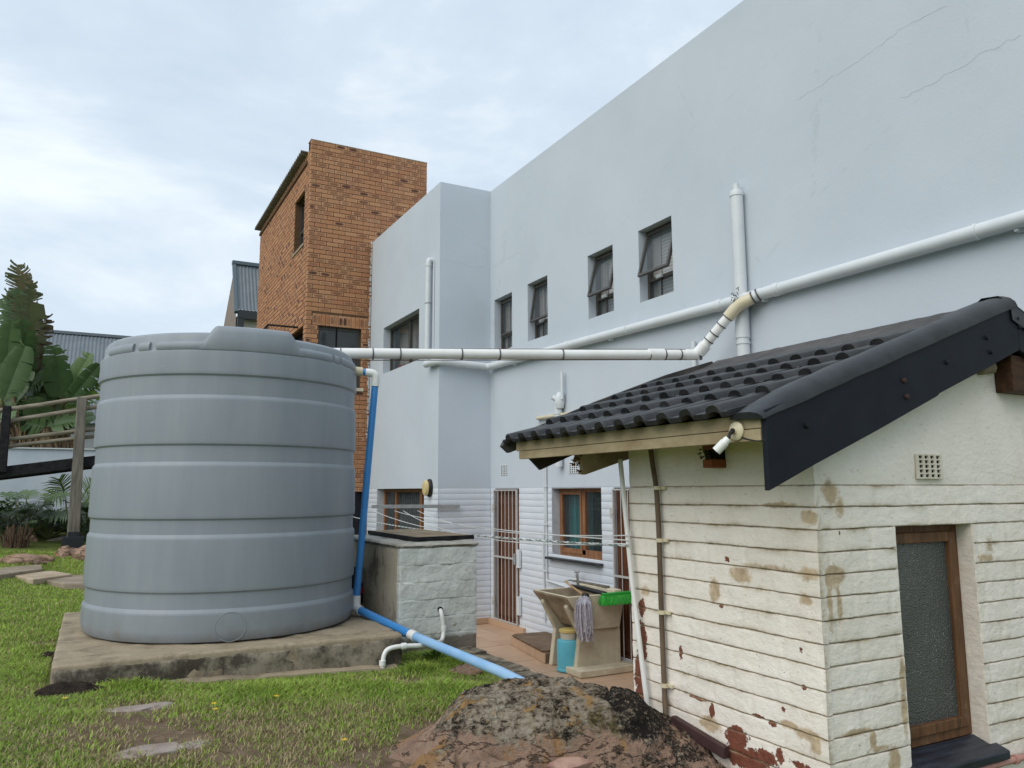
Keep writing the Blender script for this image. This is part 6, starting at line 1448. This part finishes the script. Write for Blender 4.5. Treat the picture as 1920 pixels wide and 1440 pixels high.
rosette('lobed_leaf_plant', 'spreading silvery green lobed plant at the left of the bed', 42, 992, 15.2, 24, .95, MAT['fern'], 4, up=.6)
rosette('lobed_leaf_plant', 'dark lobed plant between the silvery plant and the post', 90, 1000, 15.3, 18, .62, MAT['phid'], 6)
rosette('lobed_leaf_plant', 'dark strappy plant behind the foot of the post', 165, 990, 15.2, 22, .8, MAT['phid'], 7, up=.75)
rosette('lobed_leaf_plant', 'dark plant at the left frame edge under the beam', -2, 985, 15.5, 18, .85, MAT['phid'], 8)
rosette('lobed_leaf_plant', 'small silvery plant in front of the dead stump', 8, 1012, 15.2, 10, .35, MAT['fern'], 9)
def shrub(name, label, px, py, Y, rx, rz, n, mat, seed):
    p0 = at(px, py, 'y', Y); g = gz(p0.x, Y); R_ = random.Random(seed); pl = thing(name, (p0.x, Y, g), label, 'shrub', 'low shrubs by the wall'); mb = MB()
    for i in range(n):
        a = R_.uniform(0, 6.28); e = R_.uniform(-.2, 1.5); r_ = R_.uniform(.5, 1)
        c_ = Vector((p0.x+rx*r_*math.cos(a)*math.cos(e), Y+rx*.6*r_*math.sin(a)*math.cos(e), g+.05+rz*r_*math.sin(max(e, .02))))
        d = Vector((R_.uniform(-1,1), R_.uniform(-1,.3), R_.uniform(-.3,1))).normalized(); sd = d.orthogonal().normalized(); l_ = R_.uniform(.05, .12)
        mb.add([c_, c_+d*l_*.5+sd*l_*.18, c_+d*l_, c_+d*l_*.5-sd*l_*.18], [(0,1,2,3)])
    mb.build('foliage', mat, pl)
    mb = MB()
    for i in range(7): a = R_.uniform(0, 6.28); mb.tube([(p0.x, Y, g-.02), (p0.x+rx*.6*math.cos(a), Y+rx*.3*math.sin(a), g+rz*.7)], [.015,.006], 5)
    mb.build('stem', MAT['trunk'], pl)
shrub('shrub', 'small leaved dark shrub low in the bed below the beam', 75, 1005, 15.9, .6, .36, 800, MAT['phid'], 2)
shrub('shrub', 'small leaved shrub behind the silvery plant at the left', 10, 1000, 16.8, .8, .45, 800, MAT['phid'], 3)
shrub('shrub', 'shrub against the wall beside the tank edge', 178, 1000, 16.4, .5, .45, 700, MAT['phid'], 5)

# ------------------------------------------------------------------ grass
def vnoise(x, y, s, o=0):
    return np.array([noise.noise((a*s+o, b*s, o*.37)) for a, b in zip(x, y)])
def scatter(n, poly_x, poly_y, dens):
    return None
NB1, NB2 = 235000, 170000
x1 = rng.uniform(-1.5, 2.46, NB1); y1 = 3.0+(rng.random(NB1)**1.15)*2.95
x2 = .6-(rng.random(NB2)**1.25)*6.0; y2 = 5.4+(rng.random(NB2)**1.3)*8.0
X = np.concatenate([x1, x2]); Y = np.concatenate([y1, y2])
D = X*FW.x+Y*FW.y; Q = X*RT.x+Y*RT.y; pxl = 960+FPX*Q/D
keep = (pxl > -560) & (pxl < 1330) & (D > 2.7)
keep &= ~((X > -.17) & (X < 2.0) & (Y > 5.03) & (Y < 7.26))
keep &= ~((X > 1.98) & (Y > 5.47))
keep &= ~((Q > -.55+.0*D) & (D < 4.0) & (Q < 1.3) & (D > 3.15+np.maximum(0, -(Q+.2))*.6))
X, Y = X[keep], Y[keep]
bb_ = np.zeros(len(X))
for bx, by, r_, k in BARE: bb_ = np.maximum(bb_, k*np.exp(-((X-bx)**2+(Y-by)**2)/(r_*r_)))
cl = vnoise(X, Y, 3.1); fine = vnoise(X, Y, 11, 4)
keep = rng.random(len(X)) > np.clip(bb_*1.25+.35*fine-.05, 0, .97)
X, Y, bb_, cl, fine = X[keep], Y[keep], bb_[keep], cl[keep], fine[keep]; N = len(X)
Z = np.array([gz(a, b) for a, b in zip(X, Y)])-.004
tall = np.zeros(N)
for px, py, r_, k in ((830,1245,.22,1.6),(700,1290,.25,.7),(520,1300,.3,.6),(250,1290,.2,.9),(860,1300,.3,.7),(790,1262,.12,1.2),(560,1295,.25,.5),(240,1275,.07,1.5),(870,1222,.1,1.5)):
    p = onlawn(px, py); tall = np.maximum(tall, k*np.exp(-((X-p.x)**2+(Y-p.y)**2)/(r_*r_)))
hgt = (.020+.020*rng.random(N)+.010*cl)*(1-.35*bb_)*(1+1.3*tall); hgt = np.clip(hgt, .008, .13)
az = rng.uniform(0, 2*np.pi, N); ln_ = hgt*rng.uniform(.3, 1.3, N); wd = rng.uniform(.0016, .0034, N)*(1+.5*(Y > 6))*(1+.3*tall)
dx, dy = np.cos(az), np.sin(az); sx_, sy_ = -dy, dx
V = np.zeros((N, 5, 3), np.float32)
for k, (f, h, s_) in enumerate(((0, 0, -1), (0, 0, 1), (.35, .62, .8), (.35, .62, -.8), (1, 1, 0))):
    V[:, k, 0] = X+dx*ln_*f+sx_*wd*s_; V[:, k, 1] = Y+dy*ln_*f+sy_*wd*s_; V[:, k, 2] = Z+hgt*h*(1-.15*f)
me = bpy.data.meshes.new('grass')
me.vertices.add(N*5); me.vertices.foreach_set('co', V.ravel())
idx = np.arange(N, dtype=np.int32)[:, None]*5
lo = np.concatenate([idx+np.array([[0,1,2,3]]), idx+np.array([[3,2,4]])], axis=1).ravel().astype(np.int32)
me.loops.add(N*7); me.loops.foreach_set('vertex_index', lo)
me.polygons.add(N*2); ls = (np.arange(N, dtype=np.int32)[:, None]*7+np.array([[0, 4]], dtype=np.int32)).ravel().astype(np.int32)
me.polygons.foreach_set('loop_start', ls); me.update(); me.validate()
g1 = np.array([.25,.40,.06]); g2 = np.array([.45,.59,.12]); dry = np.array([.52,.43,.25]); olive = np.array([.26,.27,.08])
f = np.clip(.5+.55*cl+rng.normal(0, .2, N), 0, 1)[:, None]; colr = g1*(1-f)+g2*f
pd = np.clip(.11+.60*bb_+.34*np.maximum(0, vnoise(X, Y, 1.7, 9))*(Y < 5.2)+.12*(Y < 4.2)-.25*tall, 0, .85)
isd = rng.random(N) < pd; colr[isd] = (dry*(rng.uniform(.55, 1.15, N)[:, None]))[isd]
iso = (rng.random(N) < .2) & ~isd; colr[iso] = (olive*(rng.uniform(.7, 1.2, N)[:, None]))[iso]
colr *= rng.uniform(.8, 1.15, N)[:, None]
ca = me.color_attributes.new('tint', 'FLOAT_COLOR', 'POINT')
C4 = np.ones((N, 5, 4), np.float32); C4[:, :, :3] = colr[:, None, :]
ca.data.foreach_set('color', C4.ravel())
t = NT('grass_blade'); t.col(t.attr('tint').outputs['Color']); gm = t.done(.6, .25)
tr = t.n('BsdfTranslucent'); t.l(t.attr('tint').outputs['Color'], tr.inputs['Color']); ms = t.n('MixShader'); ms.inputs[0].default_value = .38
t.l(t.b.outputs[0], ms.inputs[1]); t.l(tr.outputs[0], ms.inputs[2]); t.l(ms.outputs[0], t.t.nodes['Material Output'].inputs['Surface'])
me.materials.append(gm); o = bpy.data.objects.new('grass', me); COL.objects.link(o)
tag(o, 'short patchy green lawn grass with dry straw bits', 'grass', kind='stuff')
# yellow flowers and a few fallen leaves
fl_m = simple('yellow_petal', (.75,.50,.03), None, rough=.6)
names = ['yellow flower nearest the soil heap', 'upper yellow flower of the pair in mid lawn', 'lower yellow flower of the pair in mid lawn', 'yellow flower near the left foot of the boulder', 'yellow flower in the grass below the plinth middle']
for (px, py), lb in zip(((120,1326),(400,1336),(403,1347),(645,1406),(517,1321)), names):
    p = onlawn(px, py); fl = thing('yellow_flower', (p.x, p.y, p.z), lb, 'flower', 'yellow flowers in the lawn')
    mb = MB()
    for k in range(6): a = k*1.047; c_ = p+Vector((0,0,.04)); mb.add([c_, c_+Vector((.011*math.cos(a-.4), .011*math.sin(a-.4), .004)), c_+Vector((.017*math.cos(a), .017*math.sin(a), .006)), c_+Vector((.011*math.cos(a+.4), .011*math.sin(a+.4), .004))], [(0,1,2,3)])
    mb.build('petals', fl_m, fl); MB().tube([p, p+Vector((0,0,.04))], .0015, 5).build('stem', MAT['stalk'], fl)
# weeds by the outbuilding and the pit
def weed(px, py, z, n, h, label, seed, mat='phi', ax='z'):
    R_ = random.Random(seed); p = at(px, py, 'z', z); w_ = thing('weed', (p.x, p.y, z), label, 'plant'); mb = MB()
    for i in range(n):
        a = R_.uniform(0, 6.28); l_ = h*R_.uniform(.5, 1.1); le = R_.uniform(.2, .8); c_ = p+Vector((R_.uniform(-.05,.05), R_.uniform(-.05,.05), -.01)); d = Vector((math.cos(a)*le, math.sin(a)*le, 1)).normalized(); sd = Vector((-math.sin(a), math.cos(a), 0)); wv_ = R_.uniform(.004, .009)
        q_ = [c_, c_+d*l_*.5, c_+d*l_+Vector((math.cos(a)*le*l_*.3, math.sin(a)*le*l_*.3, -l_*.2))]; b0 = len(mb.v)
        mb.add([q_[0]-sd*wv_*.6, q_[0]+sd*wv_*.6, q_[1]+sd*wv_, q_[1]-sd*wv_, q_[2]], [(0,1,2,3),(3,2,4)])
    mb.build('blades', MAT[mat], w_)
weed(1300, 1405, .76, 45, .13, 'grassy weed at the foot of the outbuilding wall by the pipe end', 1)
weed(1262, 1362, .86, 30, .07, 'small leafy weed at the foot of the brown wall pipe', 2)
weed(815, 1238, .80, 120, .12, 'dense green grass tuft at the foot of the pit', 3, 'phi')
weed(60, 1270, .90, 12, .08, 'broad leaved weed left of the plinth', 4)
